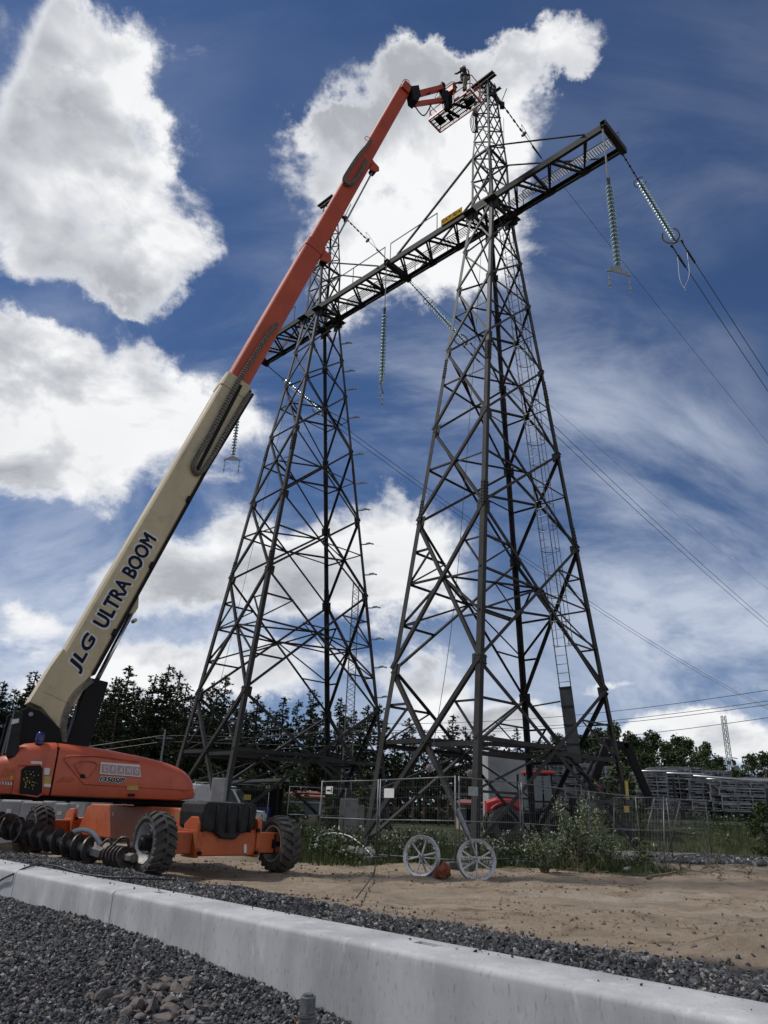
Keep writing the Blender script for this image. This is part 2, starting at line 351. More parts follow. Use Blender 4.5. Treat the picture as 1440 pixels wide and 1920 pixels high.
def ground_mat():
    m = bpy.data.materials.new('sandy_ground'); m.use_nodes = True; t = m.node_tree; b = t.nodes['Principled BSDF']; b.inputs['Roughness'].default_value = .93; b.inputs['Specular IOR Level'].default_value = .2
    geo = t.nodes.new('ShaderNodeNewGeometry'); pos = geo.outputs['Position']
    at = t.nodes.new('ShaderNodeAttribute'); at.attribute_name = 'zone'; sp = t.nodes.new('ShaderNodeSeparateColor'); t.links.new(at.outputs['Color'], sp.inputs[0])
    def rp(n, a, ca_, b_, cb_, mid=None):
        r = t.nodes.new('ShaderNodeValToRGB'); t.links.new(n, r.inputs[0]); r.color_ramp.elements[0].position = a; r.color_ramp.elements[1].position = b_
        r.color_ramp.elements[0].color = (*ca_, 1); r.color_ramp.elements[1].color = (*cb_, 1)
        return r.outputs[0]
    def mix(f, a, b_):
        x = t.nodes.new('ShaderNodeMix'); x.data_type = 'RGBA'
        (t.links.new(f, x.inputs[0]) if not isinstance(f, float) else setattr(x.inputs[0], 'default_value', f))
        t.links.new(a, x.inputs[6]); t.links.new(b_, x.inputs[7]); return x.outputs[2]
    mp = t.nodes.new('ShaderNodeMapping'); mp.inputs['Scale'].default_value = (1, 2.4, 1); mp.inputs['Rotation'].default_value = (0, 0, .25); t.links.new(pos, mp.inputs[0])
    big = noise(t, mp.outputs[0], .75, 8, .66).outputs['Fac']; midn = noise(t, pos, 3.5, 8, .68).outputs['Fac']; fine = noise(t, pos, 60, 4, .7).outputs['Fac']
    sand = mix(midn, rp(big, .32, (.20, .152, .108), .68, (.38, .30, .22)), rp(big, .3, (.32, .25, .18), .7, (.47, .385, .295)))
    wet = rp(noise(t, mp.outputs[0], 1.4, 6, .6).outputs['Fac'], .56, (0, 0, 0), .68, (1, 1, 1))
    drk = t.nodes.new('ShaderNodeRGB'); drk.outputs[0].default_value = (.14, .10, .07, 1)
    wm = t.nodes.new('ShaderNodeMath'); wm.operation = 'MULTIPLY'; wm.inputs[1].default_value = .75; t.links.new(wet, wm.inputs[0])
    sand = mix(wm.outputs[0], sand, drk.outputs[0])
    pl = t.nodes.new('ShaderNodeRGB'); pl.outputs[0].default_value = (.42, .37, .31, 1); sand = mix(sp.outputs[2], sand, pl.outputs[0])
    grv = rp(noise(t, pos, 55, 5, .7).outputs['Fac'], .35, (.012, .012, .014), .7, (.09, .09, .095))
    grs = rp(noise(t, pos, 1.3, 8, .7).outputs['Fac'], .35, (.022, .028, .012), .7, (.075, .085, .035))
    col = mix(sp.outputs[0], sand, grv); col = mix(sp.outputs[1], col, grs)
    t.links.new(col, b.inputs['Base Color'])
    hs = t.nodes.new('ShaderNodeMath'); hs.operation = 'ADD'; t.links.new(midn, hs.inputs[0])
    h2 = t.nodes.new('ShaderNodeMath'); h2.operation = 'MULTIPLY'; h2.inputs[1].default_value = .22; t.links.new(fine, h2.inputs[0]); t.links.new(h2.outputs[0], hs.inputs[1])
    bn = t.nodes.new('ShaderNodeBump'); bn.inputs['Strength'].default_value = 1.0; bn.inputs['Distance'].default_value = .16; t.links.new(hs.outputs[0], bn.inputs['Height']); t.links.new(bn.outputs[0], b.inputs['Normal'])
    return m
gm.materials.append(ground_mat())
go_ = bpy.data.objects.new('ground', gm); COL.objects.link(go_); tag(go_, 'sandy building ground running out to grass behind the pylon', 'ground', kind='structure')
# gravel road beyond the pylon, right
M_ROAD = mat('road_gravel', (.27, .25, .225), (.19, .18, .165), 1.2, .95, bump=.4, bscale=25)
mb = MB(); xs = np.linspace(3, 80, 60)
def road_y(x): return 33.5 - .10 * (x - 9) + 0 * x
vs = []
for x in xs:
    for w in (-1.6, -.5, .5, 1.6):
        yy = road_y(x) + w; vs.append((x, yy, float(gz(x, yy)) + .03 + .05 * (1 - (w / 1.6) ** 2)))
mb.add(vs, [(i * 4 + k, (i + 1) * 4 + k, (i + 1) * 4 + k + 1, i * 4 + k + 1) for i in range(len(xs) - 1) for k in range(3)])
tag(part('road', mb, M_ROAD, smooth=True), 'grey gravel road passing behind the pylon', 'road', kind='structure')

# ------------------------------------------------------------------ stones
_t = (1 + 5 ** .5) / 2
ICO = np.array([(-1, _t, 0), (1, _t, 0), (-1, -_t, 0), (1, -_t, 0), (0, -1, _t), (0, 1, _t), (0, -1, -_t), (0, 1, -_t), (_t, 0, -1), (_t, 0, 1), (-_t, 0, -1), (-_t, 0, 1)]) / math.hypot(1, _t)
ICF = np.array([(0, 11, 5), (0, 5, 1), (0, 1, 7), (0, 7, 10), (0, 10, 11), (1, 5, 9), (5, 11, 4), (11, 10, 2), (10, 7, 6), (7, 1, 8), (3, 9, 4), (3, 4, 2), (3, 2, 6), (3, 6, 8), (3, 8, 9), (4, 9, 5), (2, 4, 11), (6, 2, 10), (8, 6, 7), (9, 8, 1)])
def rotmats(n):
    q = rng.normal(size=(n, 4)); q /= np.linalg.norm(q, axis=1)[:, None]; w, x, y, z = q.T
    return np.stack([1 - 2 * (y * y + z * z), 2 * (x * y - z * w), 2 * (x * z + y * w), 2 * (x * y + z * w), 1 - 2 * (x * x + z * z), 2 * (y * z - x * w), 2 * (x * z - y * w), 2 * (y * z + x * w), 1 - 2 * (x * x + y * y)], -1).reshape(n, 3, 3)
def stones_mesh(name, P, R_, C, m, jit=.5):
    n = len(P)
    base = ICO[None] * (1 + rng.uniform(-jit, jit, (n, 12, 1))); sc = rng.uniform(.38, 1.30, (n, 1, 3)) * R_[:, None, None]
    Vt = np.einsum('nij,nkj->nki', rotmats(n), base * sc) + P[:, None, :]
    Fc = (ICF[None] + (np.arange(n) * 12)[:, None, None]).reshape(-1, 3)
    me = bpy.data.meshes.new(name); me.vertices.add(n * 12); me.vertices.foreach_set('co', Vt.reshape(-1).astype(np.float32))
    nf = n * 20; me.loops.add(nf * 3); me.loops.foreach_set('vertex_index', Fc.reshape(-1).astype(np.int32))
    me.polygons.add(nf); me.polygons.foreach_set('loop_start', (np.arange(nf) * 3).astype(np.int32)); me.update(calc_edges=True); me.shade_flat()
    a = me.color_attributes.new('tint', 'FLOAT_COLOR', 'POINT'); cc_ = np.repeat(np.concatenate([C, np.ones((n, 1))], 1)[:, None], 12, 1)
    a.data.foreach_set('color', cc_.reshape(-1).astype(np.float32)); me.materials.append(m)
    o = bpy.data.objects.new(name, me); COL.objects.link(o); return o
M_STONE = mat('crushed_stone', (1, 1, 1), (.72, .72, .74), 40, .85, attr='tint', bump=.3, bscale=220, bdist=.004)
def tints(n):
    k = rng.random(n); b = rng.uniform(.030, .095, n)[:, None] * np.array([.97, 1.0, 1.07])
    b = np.where((k < .16)[:, None], rng.uniform(.14, .32, n)[:, None] * np.array([1.0, .97, .94]), b)
    b = np.where(((k > .16) & (k < .185))[:, None], rng.uniform(.14, .24, n)[:, None] * np.array([1.15, .92, .80]), b)
    return b
def scatter(n, s0, s1, d0, d1, r0, r1, lift):
    s = rng.uniform(s0, s1, n); d = rng.uniform(d0, d1, n)
    x = E3[0] * s + L3[0] * (WALL_C / 1.4057 + d); y = E3[1] * s + L3[1] * (WALL_C / 1.4057 + d)
    q = np.stack([x, y, gz(x, y)], -1); dd = q - EYE; z = dd @ FW; u = 720 + F * (dd @ RT) / z; v = 960 - F * (dd @ UP) / z
    ok = (z > .5) & (u > -220) & (u < 1660) & (v < 2080)
    q = q[ok]; r = rng.uniform(r0, r1, len(q)) * rng.choice([.6, .8, 1, 1, 1.25], len(q)); q[:, 2] += r * lift + rng.uniform(-.3, .5, len(q)) * r
    return q, r
q, r = scatter(108000, -13.5, -1.0, -4.6, .005, .011, .023, .25)
keep = wd(q[:, 0], q[:, 1]) < -r * .5; q, r = q[keep], r[keep]
tag(stones_mesh('gravel', q, r, tints(len(q)), M_STONE), 'dark crushed stone banked against the near side of the concrete wall', 'gravel', kind='stuff')
q, r = scatter(66000, -16, 4, WT + .01, 4.8, .012, .024, .2)
dq = wd(q[:, 0], q[:, 1]); keep = (dq > WT + r) & (rng.random(len(q)) > np.minimum(sstep(3.45, 3.95, dq + .10 * vnoise(q[:, 0] * 1.6, q[:, 1] * 1.6, 9)), .955 + .045 * sstep(3.9, 4.8, dq))); q, r = q[keep], r[keep]
qs = rng.uniform(-13, 1, 150); qd = .16 + .37 * rng.random(150) ** .45; r2 = .003 + .010 * rng.random(150) ** 2; q = np.concatenate([q, np.array([wpt(s_, d_, WZ + .006 + rr_ * .5) for s_, d_, rr_ in zip(qs, qd, r2)])]); r = np.concatenate([r, r2])
tag(stones_mesh('gravel', q, r, tints(len(q)), M_STONE), 'dark crushed stone strip between the concrete wall and the sand', 'gravel', kind='stuff')
# clods and pebbles on the sand, ballast by the road
n = 9000; x = rng.uniform(-5, 13, n); y = rng.uniform(9, 21, n); k = (wd(x, y) > 3.6) & (vnoise(x * .8, y * .8, 21) > -.2); x, y = x[k], y[k]; n = len(x); r = .006 + .028 * rng.random(n) ** 3
tag(stones_mesh('clods', np.stack([x, y, gz(x, y) + r * .2], -1), r, np.tile(np.array([[.25, .19, .13]]), (n, 1)) * rng.uniform(.6, 1.2, (n, 1)), M_STONE), 'loose sand clods scattered over the building ground', 'clods', kind='stuff')
n = 9000; x = rng.uniform(6, 34, n); y = road_y(x) - 1.5 - rng.random(n) * 4.2 + .1 * (x - 12); y = np.minimum(y, road_y(x) - 1.3); k = (x > 6.5 + .0 * y) & (x - .35 * (y - 28) > 6.0); x, y = x[k], y[k]; n = len(x); r = rng.uniform(.05, .11, n)
tag(stones_mesh('ballast', np.stack([x, y, gz(x, y) + r * .25], -1), r, tints(n) * 1.3, M_STONE), 'grey ballast stones heaped along the near edge of the road', 'ballast', kind='stuff')
# rubble rocks in the near gravel
M_ROCK = mat('broken_rock', (.14, .118, .105), (.065, .06, .06), 9, .9, bump=.6, bscale=60, c3=(.20, .135, .105), bdist=.01)
import bmesh
def rock(name, p, r, seed, m=M_ROCK, flat=.75):
    bm = bmesh.new(); bmesh.ops.create_icosphere(bm, subdivisions=3, radius=r * 1.25); rr = np.random.default_rng(seed)
    pl = [(unit(rr.normal(size=3)), rr.uniform(.38, .72) * r * 1.25) for _ in range(13)]; sx = rr.uniform(.75, 1.3, 3)
    for v in bm.verts:
        c = np.array(v.co)
        for nn, dd in pl:
            h = c @ nn
            if h > dd: c = c - nn * (h - dd)
        v.co = Vector(c * sx * V(1, 1, flat) + rr.normal(size=3) * r * .012)
    me = bpy.data.meshes.new(name); bm.to_mesh(me); bm.free(); me.materials.append(m)
    o = bpy.data.objects.new(name, me); COL.objects.link(o); o.location = tuple(p); o.rotation_euler = (rr.uniform(-.3, .3), rr.uniform(-.3, .3), rr.uniform(0, 6)); return o
ROCKS = [(330,1872,.085),(300,1862,.075),(270,1866,.05),(352,1892,.075),(318,1896,.065),(285,1898,.08),(255,1884,.055),(345,1915,.06),(300,1917,.07),(262,1915,.06),(222,1880,.05),(235,1905,.07),(190,1818,.06),(245,1828,.045),(275,1842,.045),(200,1840,.04),(15,1802,.05),(60,1870,.035),(170,1876,.045),(205,1912,.06),(330,1848,.05),(390,1895,.05),(15,1778,.04),(130,1846,.035)]
_rr = np.random.default_rng(5)
for _ in range(26):
    u_, v_ = _rr.normal(300, 62), _rr.normal(1884, 24)
    if v_ < 1916: ROCKS.append((float(u_), float(v_), float(_rr.uniform(.03, .075))))
for i, (u, v, r) in enumerate(ROCKS):
    p = pz(u, v, -.1)
    for _ in range(4): p = pz(u, v, float(gz(p[0], p[1])))
    o = rock('rock', V(p[0], p[1], gz(p[0], p[1]) + r * .25), r, 100 + i)
    tag(o, ['reddish grey broken rock in the rubble heap on the near gravel', 'grey broken rock lying alone on the near gravel'][0 if 210 < u < 400 else 1], 'rock', 'broken rocks in the near gravel')

# ------------------------------------------------------------------ concrete wall elements
M_CONC = mat('precast_concrete', (.47, .475, .48), (.35, .355, .365), 2.2, .82, bump=.25, bscale=70, c3=(.53, .53, .535), bdist=.006, detail=9, stretch=(1, 1, .35))
def pores(m, scale, stretch, lo, hi, dark):
    t = m.node_tree; b_ = t.nodes['Principled BSDF']; src = b_.inputs['Base Color'].links[0].from_socket
    geo = t.nodes.new('ShaderNodeNewGeometry'); mp = t.nodes.new('ShaderNodeMapping'); mp.inputs['Scale'].default_value = stretch; t.links.new(geo.outputs['Position'], mp.inputs[0])
    n_ = noise(t, mp.outputs[0], scale, 3, .6); r_ = t.nodes.new('ShaderNodeValToRGB'); t.links.new(n_.outputs['Fac'], r_.inputs[0]); r_.color_ramp.elements[0].position = lo; r_.color_ramp.elements[1].position = hi
    r_.color_ramp.elements[0].color = (dark, dark, dark, 1); r_.color_ramp.elements[1].color = (1, 1, 1, 1)
    x = t.nodes.new('ShaderNodeMix'); x.data_type = 'RGBA'; x.blend_type = 'MULTIPLY'; x.inputs[0].default_value = 1; t.links.new(src, x.inputs[6]); t.links.new(r_.outputs[0], x.inputs[7]); t.links.new(x.outputs[2], b_.inputs['Base Color'])
pores(M_CONC, 38, (1, 1, .30), .30, .42, .72); pores(M_CONC, 1.3, (1, 1, .6), .34, .60, .80)
M_BORE_SHADE = mat('painted_bore_shade', (.015, .015, .017), (.01, .01, .01), 5, .9)  # near-black colour painted in for the shade inside the drain pipe
M_PIPE = mat('grey_plastic_pipe', (.10, .10, .11), (.07, .07, .075), 10, .6)
def wall_block(s0, s1, notches):
    def ring(s, dn):
        b = .045; prof = [(0.004, -.75), (0.0, WZ - .10)]
        for a in range(0, 91, 18): prof.append((b - b * math.cos(rad(a)), WZ - b + b * math.sin(rad(a))))
        prof += [(.30, WZ + .004), (.30, WZ + .004 - dn), (.40, WZ + .004 - dn), (.40, WZ + .004), (WT - .03, WZ)]
        prof += [(WT - .008, WZ - .008), (WT, WZ - .03), (WT, -.75)]
        return [wpt(s, d, z) for d, z in prof]
    ss = [(s0, 0)]
    for a, b in notches: ss += [(a, 0), (a + .002, .07), (b - .002, .07), (b, 0)]
    full = [s0]; rings = []
    pts_ = sorted(ss + [(s1, 0)])
    for s, dn in pts_: rings.append(ring(s, dn))
    return MB().loft(rings)
walls = [(-17.2, -11.19, [], 'pale concrete wall element under the loop of black cable, farthest along the wall'),
         (-11.175, -8.44, [], 'short pale concrete wall element between two open joints'),
         (-8.425, 3.5, [(-8.12, -7.93), (-4.25, -4.02)], 'long pale concrete wall element with two lifting recesses in its top')]
WALLO = []
for s0, s1, nt_, lb in walls:
    o = part('concrete_wall', wall_block(s0, s1, nt_), M_CONC, auto=50); tag(o, lb, 'wall', 'precast wall elements'); WALLO.append(o)
mb = MB(); pd_ = pp(370, 1797, wpt(0, 0, 0), L3); pc = pd_ + V(0, 0, -.01)
mb.lathe([(.052, .05), (.052, -.012), (.043, -.012), (.043, .05)], pc, L3, 20, closed=True)
dp = part('drain_pipe', mb, M_PIPE, WALLO[2], auto=40)
part('bore_shade_disc', MB().cyl(pc + L3 * -.004, pc + L3 * .03, .0435, n=20), M_BORE_SHADE, dp)  # solid disc closing the pipe; its black stands in for the bore's shade
# anchor bolts on a footing at the camera's feet
M_GALV = mat('galvanised_steel', (.34, .345, .35), (.22, .225, .23), 14, .45, .75)
M_BOLTG = mat('bolt_zinc', (.20, .205, .21), (.11, .112, .115), 25, .55, .5)
M_COPPER = mat('copper_rust', (.36, .17, .10), (.20, .09, .05), 20, .6, .3)
def bolt(u, v, dist, label, nut=True):
    top = EYE + ray(u, v) * dist; zb = float(gz(top[0], top[1])) - .05
    r_ = root('anchor_bolt', label, 'bolt', (top[0], top[1], zb), group='anchor bolts')
    part('shank', MB().cyl((top[0], top[1], zb), top + V(0, 0, -.03), .028, n=16), M_GALV, r_, auto=40)
    part('nut', MB().cyl(top + V(0, 0, -.070), top, .043, n=6), M_BOLTG, r_, bevel=.003)
    part('thread_end', MB().cyl(top, top + V(0, 0, .012), .026, n=14), M_BOLTG, r_)
    part('flange', MB().cyl(top + V(0, 0, -.084), top + V(0, 0, -.071), .047, n=22), M_BOLTG, r_); part('washer', MB().cyl(top + V(0, 0, -.10), top + V(0, 0, -.088), .044, n=22), M_BOLTG, r_)
    part('sleeve', MB().cyl(top + V(0, 0, -.24), top + V(0, 0, -.101), .036, n=18), M_BOLTG, r_, auto=40)
    part('earth_strap', MB().bar(top + V(-.05, 0, -.4), top + V(-.045, 0, -.11), .012, .05, (0, 1, 0)), M_COPPER, r_)
bolt(578, 1868, 3.6, 'tall anchor bolt with hexagon nut in front of the concrete wall')
bolt(386, 1914, 3.7, 'anchor bolt just showing its nut at the bottom edge beside the rubble')
# black cable over the wall, thin cable in the joint
M_RUBBER = mat('black_rubber', (.018, .018, .02), (.01, .01, .012), 30, .55)
def catmull(P, n=8):
    P = [np.asarray(p, float) for p in P]; P = [2 * P[0] - P[1]] + P + [2 * P[-1] - P[-2]]; out = []
    for i in range(1, len(P) - 2):
        for k in range(n):
            t = k / n; a, b, c, d = P[i - 1:i + 3]
            out.append(.5 * (2 * b + (c - a) * t + (2 * a - 5 * b + 4 * c - d) * t * t + (3 * b - a - 3 * c + d) * t ** 3))
    out.append(P[-2]); return out
cable = [pp(-60, 1690, wpt(0, -.03, 0), L3), pp(0, 1651, wpt(0, -.03, 0), L3), pp(22, 1640, wpt(0, -.02, 0), L3), pz(48, 1627, WZ + .02), pz(75, 1621, WZ + .022), pz(105, 1624, WZ + .018), pz(150, 1637, .42), pz(210, 1645, .41), pz(290, 1648, .40), pz(330, 1650, .38)]
tag(part('power_cable', MB().tube(catmull(cable), .013, 8), M_RUBBER, smooth=True), 'black rubber cable looped over the far end of the concrete wall', 'cable')
# ------------------------------------------------------------------ pylon
M_STEEL = mat('weathered_steel', (.043, .044, .046), (.026, .025, .025), 1.1, .7, .1, c3=(.056, .038, .027), bump=.15, bscale=40, bdist=.003, spec=.2)
M_STEEL2 = mat('grey_painted_steel', (.058, .062, .067), (.034, .036, .039), .9, .62, .1, bump=.12, bscale=40, bdist=.003, spec=.25)
M_BOLTS = mat('bolt_steel', (.045, .045, .046), (.028, .028, .028), 10, .7, .0, spec=.15)
M_FOOT = mat('footing_concrete', (.30, .29, .275), (.19, .18, .165), 2.5, .9, bump=.4, bscale=40, bdist=.01)
M_YEL = mat('sign_yellow', (.60, .36, .02), (.44, .26, .02), 9, .8, spec=.05)
M_BLACKP = mat('black_paint', (.014, .014, .015), (.010, .010, .011), 10, .8, spec=.08)
M_WHITE = mat('white_sheet', (.72, .72, .70), (.60, .60, .58), 9, .6)
PY = root('transmission_pylon', 'dark steel lattice portal pylon with two tall towers joined by a cross-beam', 'pylon', ((cA + cB) / 2))
ZL = [.32, 5.71, 11.18, 15.15, 19.01, 22.29, 24.51, 26.95]
BZ = 27.2
def half(z):
    if z <= 27.4: return 2.148 - .0566 * z, 4.738 - .1459 * z
    if z <= 30.37: k = (z - 27.4) / 2.97; return .597 + (.517 - .597) * k, .74
    k = (z - 30.37) / 5.5; return .517 + (.25 - .517) * k, .74 + (.31 - .74) * k
SGN = {'n': (1, -1), 'R': (1, 1), 'B': (-1, 1), 'L': (-1, -1)}
FACES = [('L', 'n', -L3), ('n', 'R', E3), ('R', 'B', L3), ('B', 'L', -E3)]
def tower(c):
    T_ = bpy.data.objects.new('lattice_tower', None); COL.objects.link(T_); T_.parent = PY; T_.location = tuple(c - (cA + cB) / 2); T_.empty_display_size = .2
    def lp(k, z): i, j = SGN[k]; a, b = half(z); return c + i * a * E3 + j * b * L3 + V(0, 0, z)
    # legs in bolted lengths
    cuts = [(.32, 11.6, .19, .022), (11.6, 18.1, .165, .02), (18.1, 27.4, .145, .018), (27.4, 30.37, .115, .014), (30.37, 35.85, .09, .012)]
    for k, (i, j) in SGN.items():
        for z0, z1, s, t in cuts:
            # angle section, heel outwards
            p0, p1 = lp(k, z0), lp(k, z1); zz = unit(p1 - p0)
            fx, fy = -i * E3, -j * L3
            if np.cross(fx, fy)[2] < 0: fx, fy = fy, fx
            m_ = M_STEEL2 if z0 > 15 else M_STEEL
            member('leg', p0, p1, 'L', s, t, m_, T_, fx)
        for z in (11.6, 18.1):
            mb = MB(); p = lp(k, z); d = unit(lp(k, z + 1) - lp(k, z - 1))
            for f in (-i * E3, -j * L3):
                o_ = (-j * L3 if abs(f @ E3) > .5 else -i * E3)
                f2 = unit(f - (f @ d) * d)
                mb.box(p + f2 * .09 - o_ * .012, (.15, .02, .95), (f2, unit(np.cross(d, f2)), d))
                for q_ in np.linspace(-.4, .4, 7):
                    for w_ in (.05, .125): mb.cyl(p + f2 * w_ + d * q_ - o_ * .02, p + f2 * w_ + d * q_ - o_ * .05, .022, n=6)
            part('splice_plate', mb, M_BOLTS, T_)
        # gusset plates with bolt heads where the braces meet the leg
        for zg in ZL[1:7]:
            mb = MB(); p = lp(k, zg); d = unit(lp(k, zg + 1) - lp(k, zg - 1))
            for f, o_ in ((-i * E3, -j * L3), (-j * L3, -i * E3)):
                f2 = unit(f - (f @ d) * d); s_ = .30 if zg < 16 else .22
                mb.box(p + f2 * (s_ * .62) + o_ * .03, (s_, .012, s_ * 1.25), (f2, unit(np.cross(d, f2)), d))
                for a_ in (-.35, .35):
                    for b_ in (.3, .62, .95): mb.cyl(p + f2 * s_ * b_ + d * s_ * a_ - o_ * .004, p + f2 * s_ * b_ + d * s_ * a_ - o_ * .03, .018, n=6)
            part('gusset', mb, M_STEEL, T_)
        # concrete footing
        mb = MB(); f = lp(k, 0); g0 = float(gz(f[0], f[1]))
        a = [f + V(0, 0, 0)]
        mb.loft([[V(f[0] + sx * w, f[1] + sy * w, z) for sx, sy in ((-1, -1), (1, -1), (1, 1), (-1, 1))] for w, z in ((.55, g0 - .4), (.48, .18), (.40, .30), (.36, .31))])
        part('footing', mb, M_FOOT, T_, bevel=.03)
    def brace(a, b, nrm, s, t, off, name='brace'):
        member(name, a, b, 'L', s, t, M_STEEL2 if a[2] > 16 else M_STEEL, T_, -np.asarray(nrm), off)
    cen = {}
    for pi in range(len(ZL) - 1):
        z0, z1 = ZL[pi], ZL[pi + 1]
        s = [.135, .115, .105, .095, .085, .075, .075][pi]; t = s * .13
        for fi, (a, b, nrm) in enumerate(FACES):
            A0, A1, B0, B1 = lp(a, z0 + (.15 if pi == 0 else 0)), lp(a, z1), lp(b, z0 + (.15 if pi == 0 else 0)), lp(b, z1)
            brace(A0, B1, nrm, s, t, -.02); brace(B0, A1, nrm, s, t, .02 + t)
            w0 = np.linalg.norm(B0 - A0); w1 = np.linalg.norm(B1 - A1); k = w0 / (w0 + w1)
            Cx = A0 + (B1 - A0) * k; cen[(pi, fi)] = Cx
            zc = Cx[2]
            if pi <= 4:
                s2 = s * (.95 if pi == 0 else .62)
                LA, LB = lp(a, zc), lp(b, zc)
                brace(LA, Cx, nrm, s2, s2 * .13, .05, 'strut'); brace(LB, Cx, nrm, s2, s2 * .13, .05, 'strut')
            if pi in (0, 1):
                # secondary bracing: leg quarter points to the diagonals
                for (Q0, Q1, D0, D1, kk) in ((A0, A1, A0, B1, a), (B0, B1, B0, A1, b)):
                    m1_ = D0 + (D1 - D0) * (k * .5); lo = lp(kk, m1_[2])
                    brace(lo, m1_, nrm, .07, .009, .07, 'strut')
                    if pi == 1 or fi in (1, 3): brace(lo, D0 + (D1 - D0) * k, nrm, .07, .009, .09, 'strut')
                for (kk, D0, D1) in ((a, B0, A1), (b, A0, B1)):
                    m1_ = D0 + (D1 - D0) * (k + (1 - k) * .5); hi = lp(kk, m1_[2])
                    brace(hi, m1_, nrm, .07, .009, .07, 'strut'); brace(lp(kk, zc), m1_, nrm, .06, .008, .10, 'strut')
        if pi <= 4:
            for fi in range(4):
                s2 = .13 if pi == 0 else .08
                member('plan_brace', cen[(pi, fi)], cen[(pi, (fi + 1) % 4)], 'L', s2, .012, M_STEEL, T_, (0, 0, 1))
            if pi == 0:
                member('plan_brace', cen[(0, 0)] , cen[(0, 2)], 'U', .14, .012, M_STEEL, T_, (0, 0, 1))
    # rings at the cross-beam and above
    for z, s in ((26.95, .12), (27.4, .12), (30.37, .10), (35.6, .08)):
        for a, b, nrm in FACES: brace(lp(a, z), lp(b, z), nrm, s, s * .12, .01, 'ring_beam')
    # head above the beam
    hz_ = [27.4, 28.9, 30.37, 31.5, 32.55, 33.5, 34.35, 35.1, 35.7]
    for q_ in range(len(hz_) - 1):
        for fi, (a, b, nrm) in enumerate(FACES):
            A0, A1, B0, B1 = lp(a, hz_[q_]), lp(a, hz_[q_ + 1]), lp(b, hz_[q_]), lp(b, hz_[q_ + 1])
            sz = .075 if q_ < 2 else .05
            brace(A0, B1, nrm, sz, .008, -.01, 'head_brace'); brace(B0, A1, nrm, sz, .008, .015, 'head_brace')
    # earth-wire beam on top
    tp = c + V(0, 0, 35.6)
    member('top_beam', tp - L3 * .45 - E3 * .68 , tp - L3 * .45 + E3 * .68, 'U', .16, .015, M_STEEL, T_, (0, 0, 1))
    member('top_beam', tp - L3 * .25 - E3 * .68, tp - L3 * .25 + E3 * .68, 'U', .16, .015, M_STEEL, T_, (0, 0, 1))
    member('top_beam', tp - L3 * .3 + V(0, 0, -.3) , tp + L3 * 1.25 + V(0, 0, -.25), 'U', .14, .014, M_STEEL, T_, (0, 0, 1))
    member('top_beam', tp + L3 * .35 - E3 * .55 + V(0, 0, -.25), tp + L3 * .35 + E3 * .55 + V(0, 0, -.25), 'U', .14, .014, M_STEEL, T_, (0, 0, 1))
    mb = MB()
    for q_ in ((.3, .2), (.1, -.2), (-.15, .1)): mb.cyl(tp + E3 * q_[0] + L3 * q_[1] + V(0, 0, -.75), tp + E3 * q_[0] + L3 * q_[1] + V(0, 0, -.1), .07, n=8)
    mb.box(tp + V(0, 0, -.35), (.35, .35, .3)); part('top_fitting', mb, M_BOLTS, T_)
    mb = MB(); h = tp + L3 * 1.25 + V(0, 0, -.2)
    mb.tube([h, h + V(.0, 0, .35), h + V(.28, 0, 1.25)], .022, 6); mb.tube([h + V(0, 0, .2), h + V(-.35, 0, .95)], .018, 6); mb.box(h, (.22, .22, .3))
    part('arcing_horn', mb, M_BOLTS, T_)
    # caged ladder on the far side, step bolts on the other tower
    return T_, lp
TA, lpA = tower(cA); TB, lpB = tower(cB)
# cross-beam
XB = bpy.data.objects.new('cross_beam', None); COL.objects.link(XB); XB.parent = PY; XB.location = (0, 0, BZ); XB.empty_display_size = .2
E0, E1 = -17.98, 6.12
def bp(e_, l_, z): return cA + E3 * e_ + L3 * l_ + V(0, 0, z)
BW = .80
for l_ in (-BW, BW):
    nrm = L3 * (1 if l_ < 0 else -1)
    ee = [E0, -12.0, -5.95, .1, E1]
    for a, b in zip(ee[:-1], ee[1:]):
        member('chord', bp(a, l_, BZ), bp(b, l_, BZ), 'U', .30, .022, M_STEEL, XB, nrm)
nodes_f = np.arange(E0 + .1, E1 + .01, 1.715)
for q_, e_ in enumerate(nodes_f):
    for dz, s in ((-.10, .085), (.10, .07)):
        for sg in (-1, 1):
            en = e_ + sg * .857 + (.12 if dz > 0 else 0)
            if E0 - .05 <= en <= E1 + .05:
                member('lattice_bar', bp(e_, BW - .03, BZ + dz), bp(en, -BW + .03, BZ + dz), 'L', s, .01, M_STEEL, XB, (0, 0, 1))
    if q_ % 2 == 0: member('cross_member', bp(e_, BW - .03, BZ - .02), bp(e_, -BW + .03, BZ - .02), 'L', .11, .012, M_STEEL, XB, (0, 0, 1))
    mb = MB(); mb.box(bp(e_, BW - .07, BZ - .12), (.36, .22, .014), (E3, L3, V(0, 0, 1))); part('gusset', mb, M_STEEL, XB)
for e_ in (E0, -5.93, E1):
    for k in (-.12, .12):
        member('phase_beam', bp(e_ + k, -BW - .12, BZ + .02), bp(e_ + k, BW + .14, BZ + .02), 'U', .28, .02, M_STEEL, XB, E3 * (1 if k < 0 else -1))
